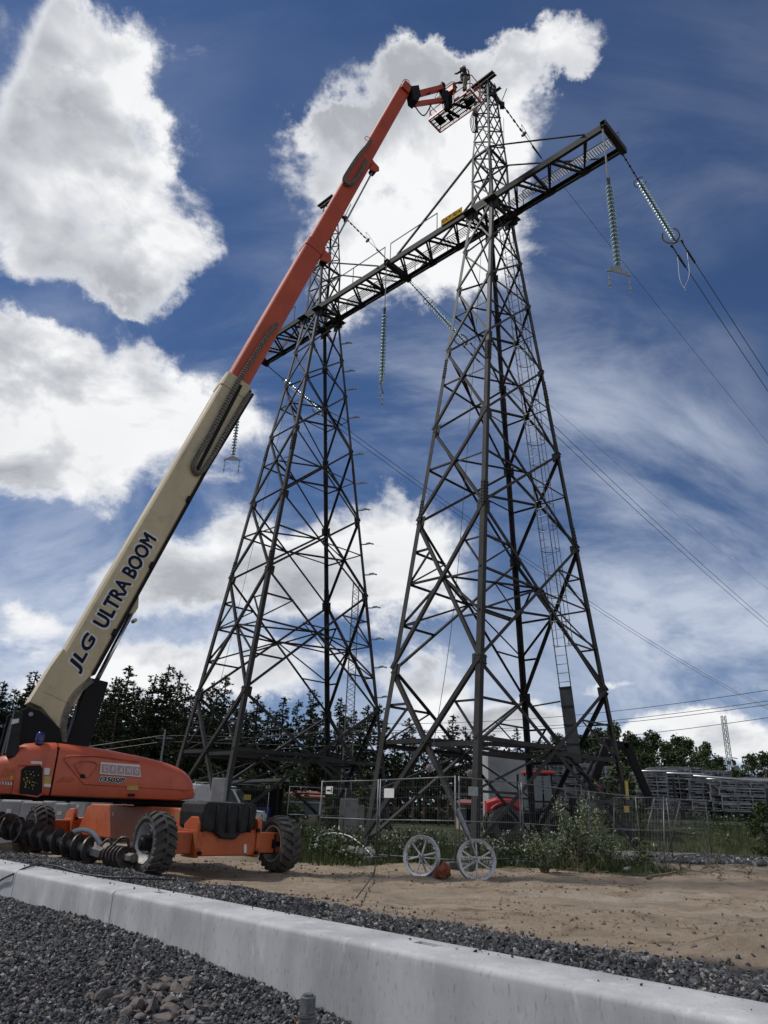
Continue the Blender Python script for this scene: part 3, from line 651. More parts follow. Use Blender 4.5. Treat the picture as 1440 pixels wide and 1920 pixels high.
# grating walkway and rails
M_GRATE = mat('grating', (.30, .31, .32), (.2, .205, .21), 5, .5, .6)
mb = MB()
for k in np.arange(0, .42, .07): mb.bar(bp(E0 + .3, .12 + k, BZ + .20), bp(E1 - .1, .12 + k, BZ + .20), .006, .03)
for e_ in np.arange(E0 + .3, E1 - .1, .11): mb.bar(bp(e_, .10, BZ + .20), bp(e_, .52, BZ + .20), .03, .012)
tag(part('grating', mb, M_GRATE, XB), kind='stuff')
def rail(pts_, e_posts, l_):
    for e_ in e_posts: member('rail_post', bp(e_, l_, BZ + .1), bp(e_, l_, BZ + 1.18), 'L', .05, .008, M_STEEL, XB, E3)
    for a, b in pts_: member('handrail', bp(a, l_, BZ + 1.18), bp(b, l_, BZ + 1.18), 'L', .06, .008, M_STEEL, XB, (0, 0, -1))
rail([(-5.75, -2.65), (-10.7, -6.15), (-17.9, -13.4)], (-5.75, -2.65, -6.15, -8.5, -10.7, -13.4, -15.5, -17.9), -BW)
rail([(-5.5, -1.2), (-10.7, -6.3), (1.2, 6.0)], (-5.5, -3.3, -1.2, -6.3, -8.5, -10.7, 1.2, 6.0), BW + .02)
for lp, c0 in ((lpA, 0.0), (lpB, -11.82)):
    for k, (i, j) in SGN.items():
        p = lp(k, 30.37); e_ = c0 + i * 5.25
        member('tie_bar', p, bp(e_, j * BW, BZ + .12), 'L', .085, .012, M_STEEL, XB, (0, 0, 1))
    for k, (i, j) in SGN.items():
        mb = MB(); q_ = lp(k, BZ); mb.box(q_ + V(0, 0, -.25) - i * E3 * .05, (.7, .02, .85), (E3, L3, V(0, 0, 1))); mb.box(q_ + V(0, 0, -.2) , (.6, .6, .02), (E3, L3, V(0, 0, 1)))
        part('gusset', mb, M_STEEL, XB)
# number plate on the beam
y0, y1 = pp(833, 410, bp(0, -BW, 0), L3), pp(862, 394, bp(0, -BW, 0), L3)
ce = ((y0 + y1) / 2 - cA) @ E3
PLATE = part('number_plate', MB().box(bp(ce, -BW - .03, BZ + .30), (1.25, .03, .36), (E3, L3, V(0, 0, 1))), M_YEL, XB)
# caged ladder on tower A: px track on the far-right face
M_LAD = mat('ladder_steel', (.16, .165, .17), (.10, .10, .105), 5, .5, .5)
l0 = cA + L3 * 3.05 + E3 * .60 + V(0, 0, 5.85); l1 = cA + L3 * .70 + E3 * .16 + V(0, 0, 26.9)
ld = unit(l1 - l0); LL = np.linalg.norm(l1 - l0); lx = E3; ly = unit(np.cross(ld, lx))
if ly @ L3 < 0: ly = -ly
LADR = bpy.data.objects.new('ladder', None); COL.objects.link(LADR); LADR.parent = PY; LADR.location = tuple(l0 - (cA + cB) / 2); LADR.empty_display_size = .1
for sx in (-.24, .24): part('stile', MB().bar(l0 + lx * sx, l1 + lx * sx, .05, .02, lx), M_LAD, LADR)
rg = None
for k in np.arange(.2, LL, .33):
    p = l0 + ld * k; part('rung', MB().cyl(p - lx * .24, p + lx * .24, .014, n=5, caps=False), M_LAD, LADR)
for k in np.arange(1.6, LL, .95):
    p = l0 + ld * k; part('cage_hoop', MB().tube([p + lx * (.40 * math.cos(a)) * (1 if abs(math.cos(a)) < .9 else .8) + ly * (.05 + .68 * math.sin(a)) for a in np.linspace(0, math.pi, 13)], .017, 5), M_LAD, LADR)
for a in (rad(35), rad(90), rad(145)):
    o_ = lx * .40 * math.cos(a) + ly * (.05 + .68 * math.sin(a)); part('cage_bar', MB().bar(l0 + ld * 1.6 + o_, l1 + o_, .035, .012, lx), M_LAD, LADR)
# climb guard plate below the ladder
g0_ = l0 - ld * 2.7; mb = MB(); mb.box((l0 + g0_) / 2, (.52, .03, 2.7), (lx, ly, ld))
cg = part('climb_guard', mb, M_STEEL2, LADR)
for k in np.linspace(.0, 1, 5): part('guard_rib', MB().box(g0_ + (l0 - g0_) * k - ly * .025, (.54, .02, .05), (lx, ly, ld)), M_STEEL, LADR)
for k in (.5, 2.2): part('guard_bracket', MB().bar(g0_ + ld * k - lx * .3, lpA('B', (g0_ + ld * k)[2]), .05, .05), M_STEEL, LADR)
# step brackets up the right leg of tower B
M_STEP = mat('step_grey', (.42, .43, .43), (.26, .26, .27), 20, .5, .3)
for v in (645, 697, 731, 784, 853, 907, 957, 1021, 1078, 1140, 1199, 1252, 1308):
    # height on the leg that shows at this row
    lo, hi = 2.0, 27.0
    for _ in range(40):
        m_ = (lo + hi) / 2; d_ = lpB('R', m_) - EYE; r_ = 960 - F * (d_ @ UP) / (d_ @ FW)
        lo, hi = (lo, m_) if r_ < v else (m_, hi)
    p = lpB('R', lo); o2 = unit(V(.95, -.2, 0))
    mb = MB(); mb.bar(p, p + o2 * .25, .06, .05); mb.bar(p + o2 * .22 + V(0, 0, .03), p + o2 * .45 + V(0, 0, .06), .09, .08); mb.bar(p + o2 * .45 + V(0, 0, .04), p + o2 * .62 + V(0, 0, 0), .07, .06)
    part('leg_bracket', mb, M_STEP, TB)
# ------------------------------------------------------------------ insulators and wires
M_GLASS = mat('green_glass', (.72, .90, .86), (.62, .84, .79), 30, .25, 0)
M_GLASS.node_tree.nodes['Principled BSDF'].inputs['Transmission Weight'].default_value = .60; M_GLASS.node_tree.nodes['Principled BSDF'].inputs['IOR'].default_value = 1.12
M_CAP = mat('insulator_cap', (.07, .075, .075), (.04, .04, .042), 30, .5, .4)
M_WIRE = mat('conductor', (.05, .052, .056), (.035, .036, .04), 30, .6, .3)
M_ALU = mat('bare_aluminium', (.50, .51, .52), (.40, .41, .42), 10, .4, .7)
M_CHAIN = mat('dark_link', (.04, .04, .042), (.025, .025, .026), 20, .6, .4)
DISC_G = mesh('glass_disc', MB().lathe([(.03, .055), (.09, .05), (.135, .02), (.142, -.01), (.13, -.022), (.11, -.008), (.085, -.02), (.06, -.005), (.03, -.01)], (0, 0, 0), (0, 0, 1), 16), M_GLASS, True)
DISC_C = mesh('disc_cap', MB().lathe([(.012, .12), (.042, .115), (.05, .05), (.035, .045), (.02, -.02), (.014, -.08)], (0, 0, 0), (0, 0, 1), 8), M_CAP, True)
def discs(p0, p1, n, parent):
    """n cap-and-pin discs from p0 down to p1"""
    z = unit(p0 - p1); x = unit(np.cross(V(.2, 1, .1), z)); y = np.cross(z, x)
    for k in range(n):
        p = p0 + (p1 - p0) * ((k + .6) / n); pitch = np.linalg.norm(p1 - p0) / n / .195
        M4 = Matrix(((x[0], y[0], z[0] * pitch, p[0]), (x[1], y[1], z[1] * pitch, p[1]), (x[2], y[2], z[2] * pitch, p[2]), (0, 0, 0, 1)))
        o = bpy.data.objects.new('glass_disc', DISC_G); COL.objects.link(o); o.parent = parent; o.matrix_local = mw(parent).inverted() @ M4
        c = bpy.data.objects.new('disc_cap', DISC_C); COL.objects.link(c); c.parent = o
ZV = V(0, 0, 1)
def hang(e_, label, yd):
    yd = unit(yd)
    top = bp(e_, -BW - .02, BZ - .05); r_ = root('suspension_insulator', label, 'insulator', top + V(0, 0, -8.1), group='hanging insulator strings')
    zt, zb = 24.0, 20.1
    part('hanger_rod', MB().bar(top + V(0, 0, .1), V(top[0], top[1], zt + .35), .07, .05), M_GALV, r_)
    part('shackle', MB().bar(V(top[0], top[1], zt + .42), V(top[0], top[1], zt - .02), .05, .11).cyl(V(top[0] - .07, top[1], zt + .3), V(top[0] + .07, top[1], zt + .3), .03), M_CAP, r_)
    discs(V(top[0], top[1], zt), V(top[0], top[1], zb), 20, r_)
    c = V(top[0], top[1], zb - .28)
    part('yoke_plate', MB().prism([(-.48, -.05), (.48, -.05), (.48, .02), (.06, .24), (-.06, .24), (-.48, .02)], c - np.cross(ZV, yd) * .012, yd, (0, 0, 1), np.cross(ZV, yd), .024).cyl(c + V(0, 0, .2), c + V(0, 0, .34), .02), M_GALV, r_)
    for sx in (-.42, .42):
        p = c + yd * sx; mb = MB().cyl(p, p + V(0, 0, -.22), .022, n=6); mb.box(p + V(0, 0, -.03), (.09, .07, .1)); mb.cyl(p + V(0, 0, -.24), p + V(0, 0, -.62), .02, n=6); mb.box(p + V(0, 0, -.66), (.07, .07, .12)); mb.box(p + V(0, 0, -.4), (.06, .05, .1)); mb.cyl(p + V(0, 0, -.7), p + V(0, 0, -.86), .018, n=6)
        part('clevis', mb, M_GALV, r_)
hang(6.06, 'green glass insulator string hanging plumb from the near end of the cross-beam', E3 * .5 + L3 * .86)
hang(-5.95, 'green glass insulator string hanging plumb midway between the two towers', V(.15, 1, 0))
hang(-17.95, 'green glass insulator string hanging plumb beside the beige boom', V(1, 0, 0))
def tension(e_, px, label, wlabel):
    """strain string from the far chord along the line, placed by the pixels of its joints in the vertical plane of the line"""
    P0 = bp(e_, BW + .15, BZ - .12); o0 = cA + E3 * e_
    # down-slope fitted from the photograph on the near phase and used for the others
    Pt = lambda s, drop: P0 + L3 * s + V(0, 0, -drop)
    r_ = root('strain_insulator', label, 'insulator', P0, group='strain insulator strings')
    g_ = lambda s: Pt(s, SAG(s))
    s0, s1, s2 = TS
    mb = MB()
    for k in np.arange(0.0, s0, .17): mb.bar(g_(k), g_(k + .11), .07 if int(k / .17) % 2 else .035, .035 if int(k / .17) % 2 else .07)
    mb.tube([g_(0), g_(s0)], .018, 5); part('link_chain', mb, M_CHAIN, r_)
    discs(g_(s0), g_(s1), 21, r_)
    dr = unit(g_(s1) - g_(s0)); sx = E3; up_ = unit(np.cross(sx, dr)); up_ = up_ if up_[2] > 0 else -up_
    part('arcing_ring', MB().tube([g_(s0 + .1) + sx * .26 * math.cos(a) + dr * .22 * math.sin(a) + up_ * .05 for a in np.linspace(.4, 5.6, 18)], .016, 6), M_CHAIN, r_)
    part('corona_ring', MB().tube([g_(s1 - .25) + sx * .36 * math.cos(a) + dr * .40 * math.sin(a) - up_ * .12 for a in np.linspace(-.9, 4.0, 20)], .04, 8), M_GALV, r_)
    c = g_(s1 + .25); part('yoke_plate', MB().bar(g_(s1 - .02), c, .05, .05).bar(c - sx * .26, c + sx * .26, .09, .03, dr).bar(c + sx * .25, c + sx * .25 + dr * .18, .05, .05).bar(c - sx * .25, c - sx * .25 + dr * .18, .05, .05), M_CHAIN, r_)
    for q_, k in enumerate((-1, 1)):
        a = c + sx * .22 * k; b = g_(s2) + sx * .22 * k; mb = MB()
        for j in np.arange(0, .62, .12): mb.bar(a + dr * j, a + dr * (j + .08), .06, .03); 
        mb.tube([a, b], .016, 5); mb.cyl(a + dr * .68, b, .055, .045, 8); part('strain_clamp', mb, M_CHAIN, r_)
        jp = a + dr * .75; part('jumper_end', MB().tube(catmull([jp, jp + V(0, 0, -.25) + L3 * -.12, jp + V(0, 0, -1.5) - L3 * (.25 + .05 * q_), jp + V(0, 0, -2.35) - L3 * (.30 + .3 * q_) - E3 * .22 * k]), .013, 6), M_GALV, r_, smooth=True)
        # the conductor itself, sagging towards the next pylon
        pts_ = [b + (L3 * s + V(0, 0, -(SAG(s2 + s) - SAG(s2)))) for s in list(np.linspace(0, 12, 7)) + list(np.linspace(20, 290, 28))]
        w = part('conductor_wire', MB().tube(pts_, .019, 5), M_WIRE); tag(w, wlabel + (', lower of its pair' if k > 0 else ', upper of its pair'), 'wire', 'phase conductors')
def SAG(s):
    s = float(s)
    return .27 * s if s <= 5.4 else 1.458 + .185 * (s - 5.4) - .0008 * (s - 5.4) ** 2
TS = (1.35, 4.6, 6.35)
tension(6.06, None, 'green glass strain string with grey corona ring at the near end of the cross-beam', 'thick black conductor leaving the near end of the cross-beam')
tension(-5.93, None, 'green glass strain string from the middle of the cross-beam, seen past the near tower', 'black conductor from the middle phase passing behind the near tower')
tension(-17.95, None, 'green glass strain string at the far end of the cross-beam', 'black conductor from the far phase, lowest of the wires')
def earth(c, label, wl):
    P0 = c + L3 * .75 + V(0, 0, 35.6); sg = lambda s: .20 * s if s < 4 else .8 + .12 * (s - 4) - .0005 * (s - 4) ** 2
    g_ = lambda s: P0 + L3 * s + V(0, 0, -sg(s)); r_ = root('earth_wire_fitting', label, 'fitting', P0, group='earth wire fittings')
    mb = MB()
    for k in np.arange(0, 2.4, .3): mb.bar(g_(k), g_(k + .2), .09 if int(k / .3) % 2 else .04, .04 if int(k / .3) % 2 else .09)
    mb.tube([g_(0), g_(4.2)], .02, 5); part('link_chain', mb, M_CHAIN, r_)
    part('glass_disc', MB().lathe([(.03, -.08), (.16, -.04), (.17, .02), (.06, .06), (.03, .1)], g_(2.5), g_(3) - g_(2), 14), M_CAP, r_, smooth=True)
    part('strain_clamp', MB().cyl(g_(3.3), g_(4.2), .06, .035, 8), M_CHAIN, r_)
    part('arcing_loop', MB().tube(catmull([g_(2.5), g_(2.3) + V(0, 0, .5), g_(2.9) + V(0, 0, .35), g_(3.4)]), .012, 5), M_CHAIN, r_, smooth=True)
    w = part('earth_wire', MB().tube([g_(s) for s in list(np.linspace(4.1, 20, 9)) + list(np.linspace(30, 260, 24))], .012, 5), M_WIRE); tag(w, wl, 'wire', 'earth wires')
earth(cA, 'dark link fitting of the earth wire at the top of the near tower', 'thin earth wire running from the top of the near tower')
earth(cB, 'dark link fitting of the earth wire on the far tower, behind the boom', 'thin earth wire running from the top of the far tower')
# slack tails of wire hung on the towers
def slack(name, pts_, r, label, cat, m=M_WIRE): return tag(part(name, MB().tube(catmull(pts_), r, 5), m, smooth=True), label, cat)
slack('pull_rope', [cA + L3 * 1.35 + V(0, 0, 34.6), cA + L3 * 1.3 + V(0, 0, 32.5), cA + L3 * 1.5 + V(0, 0, 30.6), lpA('R', 29.4)], .012, 'thin slack wire drooping beside the head of the near tower', 'wire')
slack('pull_rope', [lpA('L', 27) + L3 * .5 + E3 * .4, pp(872, 900, cA, E3), pp(846, 1180, cA, E3), pp(800, 1475, lpA('L', 0), L3)], .010, 'thin pull rope hanging down inside the near tower', 'rope')
slack('pull_rope', [lpB('L', 27.2) + V(0, 0, 0), pp(545, 720, cB - L3 * 1.0, L3), pp(480, 1000, cB - L3 * 1.5, L3), pp(430, 1210, cB - L3 * 2.2, L3), pp(375, 1430, cB - L3 * 3, L3)], .010, 'thin pull rope hanging down the far tower beside the boom', 'rope')
# ------------------------------------------------------------------ telescopic boom lift
M_OR = mat('orange_paint', (.50, .095, .040), (.42, .076, .032), 1.3, .45, c3=(.40, .088, .045), bump=.05, bscale=90, bdist=.002)
M_ORC = mat('orange_chassis_paint', (.47, .10, .022), (.36, .07, .018), 1.6, .5, c3=(.22, .06, .025), bump=.08, bscale=60, bdist=.002)
M_RED = mat('orange_red_boom_paint', (.46, .062, .014), (.37, .048, .012), .8, .45, c3=(.34, .055, .02))
M_BEI = mat('beige_boom_paint', (.52, .44, .275), (.45, .375, .23), .7, .45, c3=(.40, .335, .22))
M_BLK = mat('machine_black', (.010, .010, .011), (.006, .006, .007), 4, .6, spec=.18)
M_BLK2 = mat('black_plastic_cover', (.022, .023, .025), (.012, .012, .013), 6, .6, bump=.1, bscale=30, spec=.22)
M_TYRE = mat('tyre_rubber', (.078, .073, .066), (.036, .034, .032), 3.5, .9, c3=(.13, .11, .088), bump=.2, bscale=60, bdist=.004)
M_RIM = mat('rim_pale', (.42, .415, .40), (.27, .26, .245), 6, .55, c3=(.22, .19, .16))
M_CHROME = mat('hydraulic_rod', (.60, .61, .62), (.5, .5, .52), 5, .2, .95)
M_BLUE = mat('blue_beacon', (.01, .02, .16), (.01, .015, .10), 5, .25)
M_STK_W = mat('sticker_white', (.66, .66, .64), (.55, .55, .53), 12, .6, spec=.2)
M_STK_P = mat('sticker_mauve', (.38, .25, .27), (.33, .22, .24), 12, .5)
M_STK_Y = mat('sticker_yellow', (.45, .34, .06), (.36, .27, .05), 12, .5)
M_NAVY = mat('navy_lettering', (.010, .014, .036), (.008, .011, .03), 12, .65, spec=.15)
M_TAN = mat('tan_track', (.20, .18, .145), (.10, .09, .075), 12, .6, bump=.2, bscale=30)
T0 = V(-5.15, 19.35, 0); BA = unit(V(.838, .545, 0)); BN = V(BA[1], -BA[0], 0); ZU = V(0, 0, 1)
LIFT = root('boom_lift', 'orange and beige telescopic boom lift raised towards the near tower', 'boom lift', T0)
def lf(t, s, z): return T0 + BA * t + BN * s + V(0, 0, z)
def on(u, v, s): return pp(u, v, T0 + BN * s, BN)
def tz(u, v, s): p = on(u, v, s); return (p - T0) @ BA, p[2]
b0 = on(88, 1339, 0); b1 = on(757, 170, 0); BD = unit(b1 - b0); BU = unit(np.cross(BN, BD)); BU = BU if BU[2] > 0 else -BU
BLEN = np.linalg.norm(b1 - b0)
def bm_(s, h, n_): return b0 + BD * s + BU * h + BN * n_
def chamf(w, h, c): return [(-w + c, -h), (w - c, -h), (w, -h + c), (w, h - c), (w - c, h), (-w + c, h), (-w, h - c), (-w, -h + c)]
def boom_sec(name, s0, s1, w, h, m, c=.05, off=0.0):
    mb = MB(); pl = chamf(w / 2, h / 2, c); mb.loft([[bm_(s, y + off, x) for x, y in pl] for s in (s0, s1)]); return part(name, mb, m, LIFT, bevel=.012)
SB = (np.array(on(450, 715, .35)) - b0) @ BD + .05; SC = (on(592, 452, .3) - b0) @ BD; SD = (on(690, 290, .3) - b0) @ BD
bs1 = boom_sec('base_boom', .35, SB, .70, .86, M_BEI, .07)
boom_sec('boom_collar', SB - .5, SB + .02, .74, .90, M_BEI, .07)
boom_sec('mid_boom', SB - .3, SC, .58, .70, M_RED, .06)
boom_sec('boom_collar', SC - .35, SC + .05, .62, .74, M_RED, .06)
boom_sec('fly_boom', SC - .2, SD, .47, .64, M_RED, .05)
boom_sec('boom_collar', SD - .25, SD + .05, .50, .68, M_RED, .05)
boom_sec('tip_boom', SD - .2, BLEN, .38, .54, M_RED, .045)
for s_, w_, h_ in ((SC - .1, .62, .74), (SD - .05, .52, .68)):
    part('sheave_bracket', MB().prism([(-.5, -h_ / 2 + .02), (.05, -h_ / 2 + .02), (.0, -h_ / 2 - .28), (-.18, -h_ / 2 - .36), (-.38, -h_ / 2 - .25)], bm_(s_, 0, w_ / 2 - .06), BD, BU, BN, .05), M_RED, LIFT)
    part('sheave', MB().cyl(bm_(s_ - .2, -h_ / 2 - .18, -.1), bm_(s_ - .2, -h_ / 2 - .18, w_ / 2 - .07), .13, n=14), M_BLK, LIFT)
part('telescope_rod', MB().cyl(bm_(SC - .3, -.55, .12), bm_(SD - .3, -.50, .12), .035, n=8), M_GALV, LIFT)
# dark wear rail and clips on the underside of the base boom
part('under_rail', MB().bar(bm_(1.2, -.45, .1), bm_(SB - .1, -.45, .1), .07, .50, BN), M_BLK, LIFT)
for s_ in (2.3, 4.3, 6.5): part('hose_clip', MB().box(bm_(s_, -.40, .37), (.16, .12, .08), (BD, BU, BN)), M_BLK, LIFT)
# base casting and boss for the lift cylinder
pxs = [(60, 1310), (80, 1318), (112, 1362), (118, 1340), (150, 1285), (110, 1235)]
part('boom_heel', MB().prism([((on(u, v, .36) - b0) @ BD, (on(u, v, .36) - b0) @ BU) for u, v in [(55, 1316), (78, 1326), (113, 1368), (122, 1345), (160, 1290), (120, 1215), (95, 1250)]], bm_(0, 0, -.34), BD, BU, BN, .68), M_BEI, LIFT, bevel=.02)
part('cylinder_lug', MB().prism([((on(u, v, .15) - b0) @ BD, (on(u, v, .15) - b0) @ BU) for u, v in [(236, 1152), (252, 1150), (258, 1140), (260, 1100), (246, 1118)]], bm_(0, 0, .02), BD, BU, BN, .20).cyl(bm_(2.85, -.72, .0), bm_(2.85, -.72, .26), .05, n=10), M_BEI, LIFT, bevel=.01)
c0, c1, c2 = on(142, 1400, .05), on(181, 1276, .05), on(247, 1148, .05)
part('lift_cylinder', MB().bar(c0, c1, .50, .42, BN), M_BLK, LIFT, bevel=.03)
for sx in (-.05, .12): part('cylinder_rod', MB().cyl(c1 - BD * .2 + BN * sx, c2 + BN * sx, .045, n=12), M_CHROME, LIFT, smooth=True)
# text, cut to the length it has on the boom
def textmesh(body, bold=.012, shear=0.0):
    c = bpy.data.curves.new('lettering', 'FONT'); c.body = body; c.size = 1; c.offset = bold; c.shear = shear; c.extrude = .01; c.resolution_u = 3
    o = bpy.data.objects.new('lettering', c); COL.objects.link(o); bpy.context.view_layer.update()
    me = bpy.data.meshes.new_from_object(o.evaluated_get(bpy.context.evaluated_depsgraph_get())); P = np.array([v.co[:] for v in me.vertices]); fs = [tuple(p.vertices) for p in me.polygons]
    bpy.data.objects.remove(o); bpy.data.curves.remove(c); bpy.data.meshes.remove(me); return P, fs
def lettering(body, p0, ax, ay, width, height, m, parent, bold=.012, shear=0.0, thick=.004, name='lettering'):
    """heavy letters: the strokes are thickened by shifted copies, each a hair lower than the last"""
    P, fs = textmesh(body, 0.0, shear); lo, hi = P.min(0), P.max(0); P = (P - lo) / (hi - lo)
    ax, ay = unit(ax), unit(ay); az = np.cross(ax, ay); mb = MB(); b = bold * height * 1.6
    for k, (dx, dy) in enumerate(((0, 0), (-b, 0), (b, 0), (0, -b), (0, b), (-b * .7, -b * .7), (b * .7, b * .7), (-b * .7, b * .7), (b * .7, -b * .7))):
        mb.add([np.asarray(p0) + ax * (p[0] * width + dx) + ay * (p[1] * height + dy) + az * (p[2] * (thick - k * 2e-4)) for p in P], fs)
    return part(name, mb, m, parent)
FS = .352
def bs_(u, v): return (on(u, v, FS) - b0) @ BD
for body, sA, sB in (('JLG', bs_(149, 1262), bs_(177, 1193)), ('ULTRA BOOM', bs_(189, 1174), bs_(285, 1006))):
    lettering(body, bm_(sA - .03, -.20, FS + .002), BD, BU, sB - sA + .06, .42, M_STK_W, bs1, .055, .18 if body == 'JLG' else .06, .002, 'lettering_outline')
    lettering(body, bm_(sA, -.17, FS + .005), BD, BU, sB - sA, .36, M_NAVY, bs1, .030, .18 if body == 'JLG' else .06, .003)
# energy chains
def chain(name, pts_, w, h, nrm, m=M_TAN):
    P = catmull(pts_, 10); L_ = 0; seg = [P[0]]
    mb = MB()
    for i in range(len(P) - 1):
        a, b = P[i], P[i + 1]; n_ = max(1, int(np.linalg.norm(b - a) / .10))
        for k in range(n_):
            q0 = a + (b - a) * (k + .08) / n_; q1 = a + (b - a) * (k + .80) / n_
            mb.bar(q0, q1, w, h, nrm)
            if k % 2 == 0: mb.bar(q0 + np.asarray(nrm) * .045, q1 + np.asarray(nrm) * .045, w * .35, .03, nrm)
    mb.tube(P, h * .38, 6)
    return tag(part(name, mb, m, LIFT), kind='stuff')
def bpx(u, v, s): return on(u, v, s)
part('chain_tray', MB().bar(bpx(368, 884, .38), bpx(452, 722, .38), .02, .10, BU).bar(bpx(384, 886, .38), bpx(474, 738, .38), .02, .10, BU), M_BLK, LIFT)
chain('energy_chain', [bpx(u, v, .43) for u, v in ((520, 606), (497, 636), (472, 675), (446, 716), (420, 764), (395, 812), (372, 852), (363, 873), (367, 886), (378, 884), (398, 856), (425, 808), (450, 768), (468, 738))], .13, .07, BN)
chain('energy_chain', [bpx(u, v, .32) for u, v in ((698, 262), (672, 292), (652, 322), (645, 336), (650, 345), (662, 342), (675, 325), (688, 300))], .13, .07, BN)
chain('hose_bundle', [bpx(u, v, .30) for u, v in ((118, 1396), (118, 1360), (124, 1335), (138, 1305), (158, 1285), (172, 1274))], .16, .10, BN)
part('hose_loop', MB().tube(catmull([bpx(u, v, .2) for u, v in ((698, 262), (688, 256), (684, 260), (690, 264))]), .012, 5), M_BLK, LIFT)
# mast plates at the heel
for s_ in (-.50, .42):
    part('mast_plate', MB().prism([tz(u, v, .45) for u, v in [(4, 1420), (26, 1336), (52, 1327), (74, 1332), (112, 1366), (116, 1392), (118, 1420)]], lf(0, s_, 0), BA, ZU, BN, .07), M_BLK, LIFT, bevel=.01)
part('pivot_pin', MB().cyl(on(58, 1339, .40), on(58, 1339, .54), .05, n=12), M_GALV, LIFT)
part('mast_block', MB().prism([tz(u, v, 0) for u, v in [(4, 1420), (24, 1345), (60, 1345), (110, 1392), (150, 1400), (150, 1425)]], lf(0, -.43, 0), BA, ZU, BN, .85), M_BLK, LIFT)
gp = part('guard_post', MB().prism([tz(u, v, 1.0) for u, v in [(25, 1335), (41, 1336), (33, 1405), (27, 1421), (12, 1421), (9, 1412)]], lf(0, .95, 0), BA, ZU, BN, .22), M_BLK2, LIFT, bevel=.02)
part('label', MB().prism([tz(u, v, 1.18) for u, v in [(23, 1349), (36, 1347), (35, 1355), (21, 1358)]], lf(0, 1.172, 0), BA, ZU, BN, .004), M_STK_W, gp)
# hoods
top_px = [(-60, 1440), (-20, 1425), (20, 1416), (35, 1402), (50, 1395), (75, 1393), (105, 1393), (150, 1398), (200, 1405), (240, 1413), (275, 1420), (315, 1430), (340, 1440), (355, 1449), (365, 1459), (370, 1470), (372, 1484)]
TP = np.array([tz(u, v, 1.2) for u, v in top_px]); TP[:, 1] += .02
def ztop(t): return np.interp(t, TP[:, 0], TP[:, 1])
def hood(t0, t1, side, name, m=M_OR):
    rings = []
    tmax = TP[-1, 0]
    for t in np.concatenate([np.linspace(t0, t1 - .5, 14), np.linspace(t1 - .45, t1, 10)]):
        zt = float(ztop(t)); zb = 1.40 + .06 * sstep(tmax - .5, tmax, t); k = 1.0
        if t1 > tmax - .05: k = math.sqrt(max(1e-3, 1 - sstep(tmax - .75, tmax + .12, t) ** 2 * .62))
        so = .42 + .80 * k; r_ = min(.30, (zt - zb) * .42); rb = .07; pl = [(.42, zb), (so - rb - .02, zb), (so - .03, zb + rb * .4), (so - .01, zb + rb * 1.6)]
        zm = zb + (zt - zb) * .38; pl += [(so, zm), (so - .004, zm + .03), (so - .008, zm + .06)]
        for a in np.linspace(0, 90, 7): pl.append((so - .012 - r_ + r_ * math.cos(rad(a)), zt - r_ + r_ * math.sin(rad(a))))
        pl += [(.42, zt)]
        rings.append([lf(t, side * s, z) for s, z in pl])
    if side < 0: rings = [r[::-1] for r in rings]
    return part(name, MB().loft(rings), m, LIFT, auto=38)
t_split = tz(103, 1440, 1.2)[0]
H1 = hood(t_split + .02, TP[-1, 0], 1, 'engine_hood'); H2 = hood(TP[0, 0] - .6, t_split - .02, 1, 'rear_hood')
hood(t_split + .02, TP[-1, 0], -1, 'engine_hood'); hood(TP[0, 0] - .6, t_split - .02, -1, 'rear_hood')
part('hood_seam', MB().prism([(t_split - .03, 1.42), (t_split + .03, 1.42), (t_split + .03, 2.40), (t_split - .03, 2.40)], lf(0, .5, 0), BA, ZU, BN, .66), M_BLK, LIFT)
SO = 1.222
def plate(name, px, m, parent, s=SO, th=.006, bevel=0): return part(name, MB().prism([tz(u, v, s) for u, v in px], lf(0, s, 0), BA, ZU, BN, th), m, parent, bevel=bevel)
def letter_px(body, pa, pb, hpx, m, parent, s=SO, bold=.03, shear=.25, name='lettering'):
    A, B_ = on(*pa, s), on(*pb, s); C_ = on(pa[0], pa[1] - hpx, s); return lettering(body, A, B_ - A, ZU, np.linalg.norm(B_ - A), np.linalg.norm(C_ - A), m, parent, bold, shear, .006, name)
sg_ = plate('hire_sign', [(187, 1451), (264, 1457), (262, 1434), (189, 1429)], M_STK_W, LIFT, SO + .004)
for i, ch in enumerate('CRANO'):
    u0 = 190.5 + i * 14.6; v0 = 1449 + i * 1.15
    plate('sign_tile', [(u0, v0), (u0 + 13, v0 + 1), (u0 + 13, v0 - 15.5), (u0, v0 - 16.5)], M_STK_P, sg_, SO + .011, .003)
    letter_px(ch, (u0 + 4, v0 - 3.2), (u0 + 9.6, v0 - 2.8), 9.5, M_STK_W, sg_, SO + .0145, .01, 0, 'sign_letter')
letter_px('1350SJP', (186, 1467), (233, 1469.5), 10.5, M_STK_W, H1, SO + .004, .10, .25, 'lettering_outline')
letter_px('1350SJP', (186, 1467), (233, 1469.5), 10.5, M_BLACKP, H1, SO + .016, .02, .25)
letter_px('JLG', (108, 1466), (138, 1467.5), 9, M_ORC, H1, SO + .004, .05, .35)
letter_px('JLG', (2, 1457), (24, 1458), 16, M_ORC, H2, SO + .004, .05, .3)
part('latch_recess_rim', MB().tube([on(u, v, SO + .004) for u, v in [(139, 1433), (150, 1428), (165, 1427), (178, 1429), (184, 1435), (168, 1456), (158, 1459), (150, 1452)]], .012, 6, closed=True), M_OR, H1, smooth=True)
plate('latch', [(150, 1458), (160, 1459), (159, 1452), (151, 1451)], M_BLK, H1, SO + .004, .012)
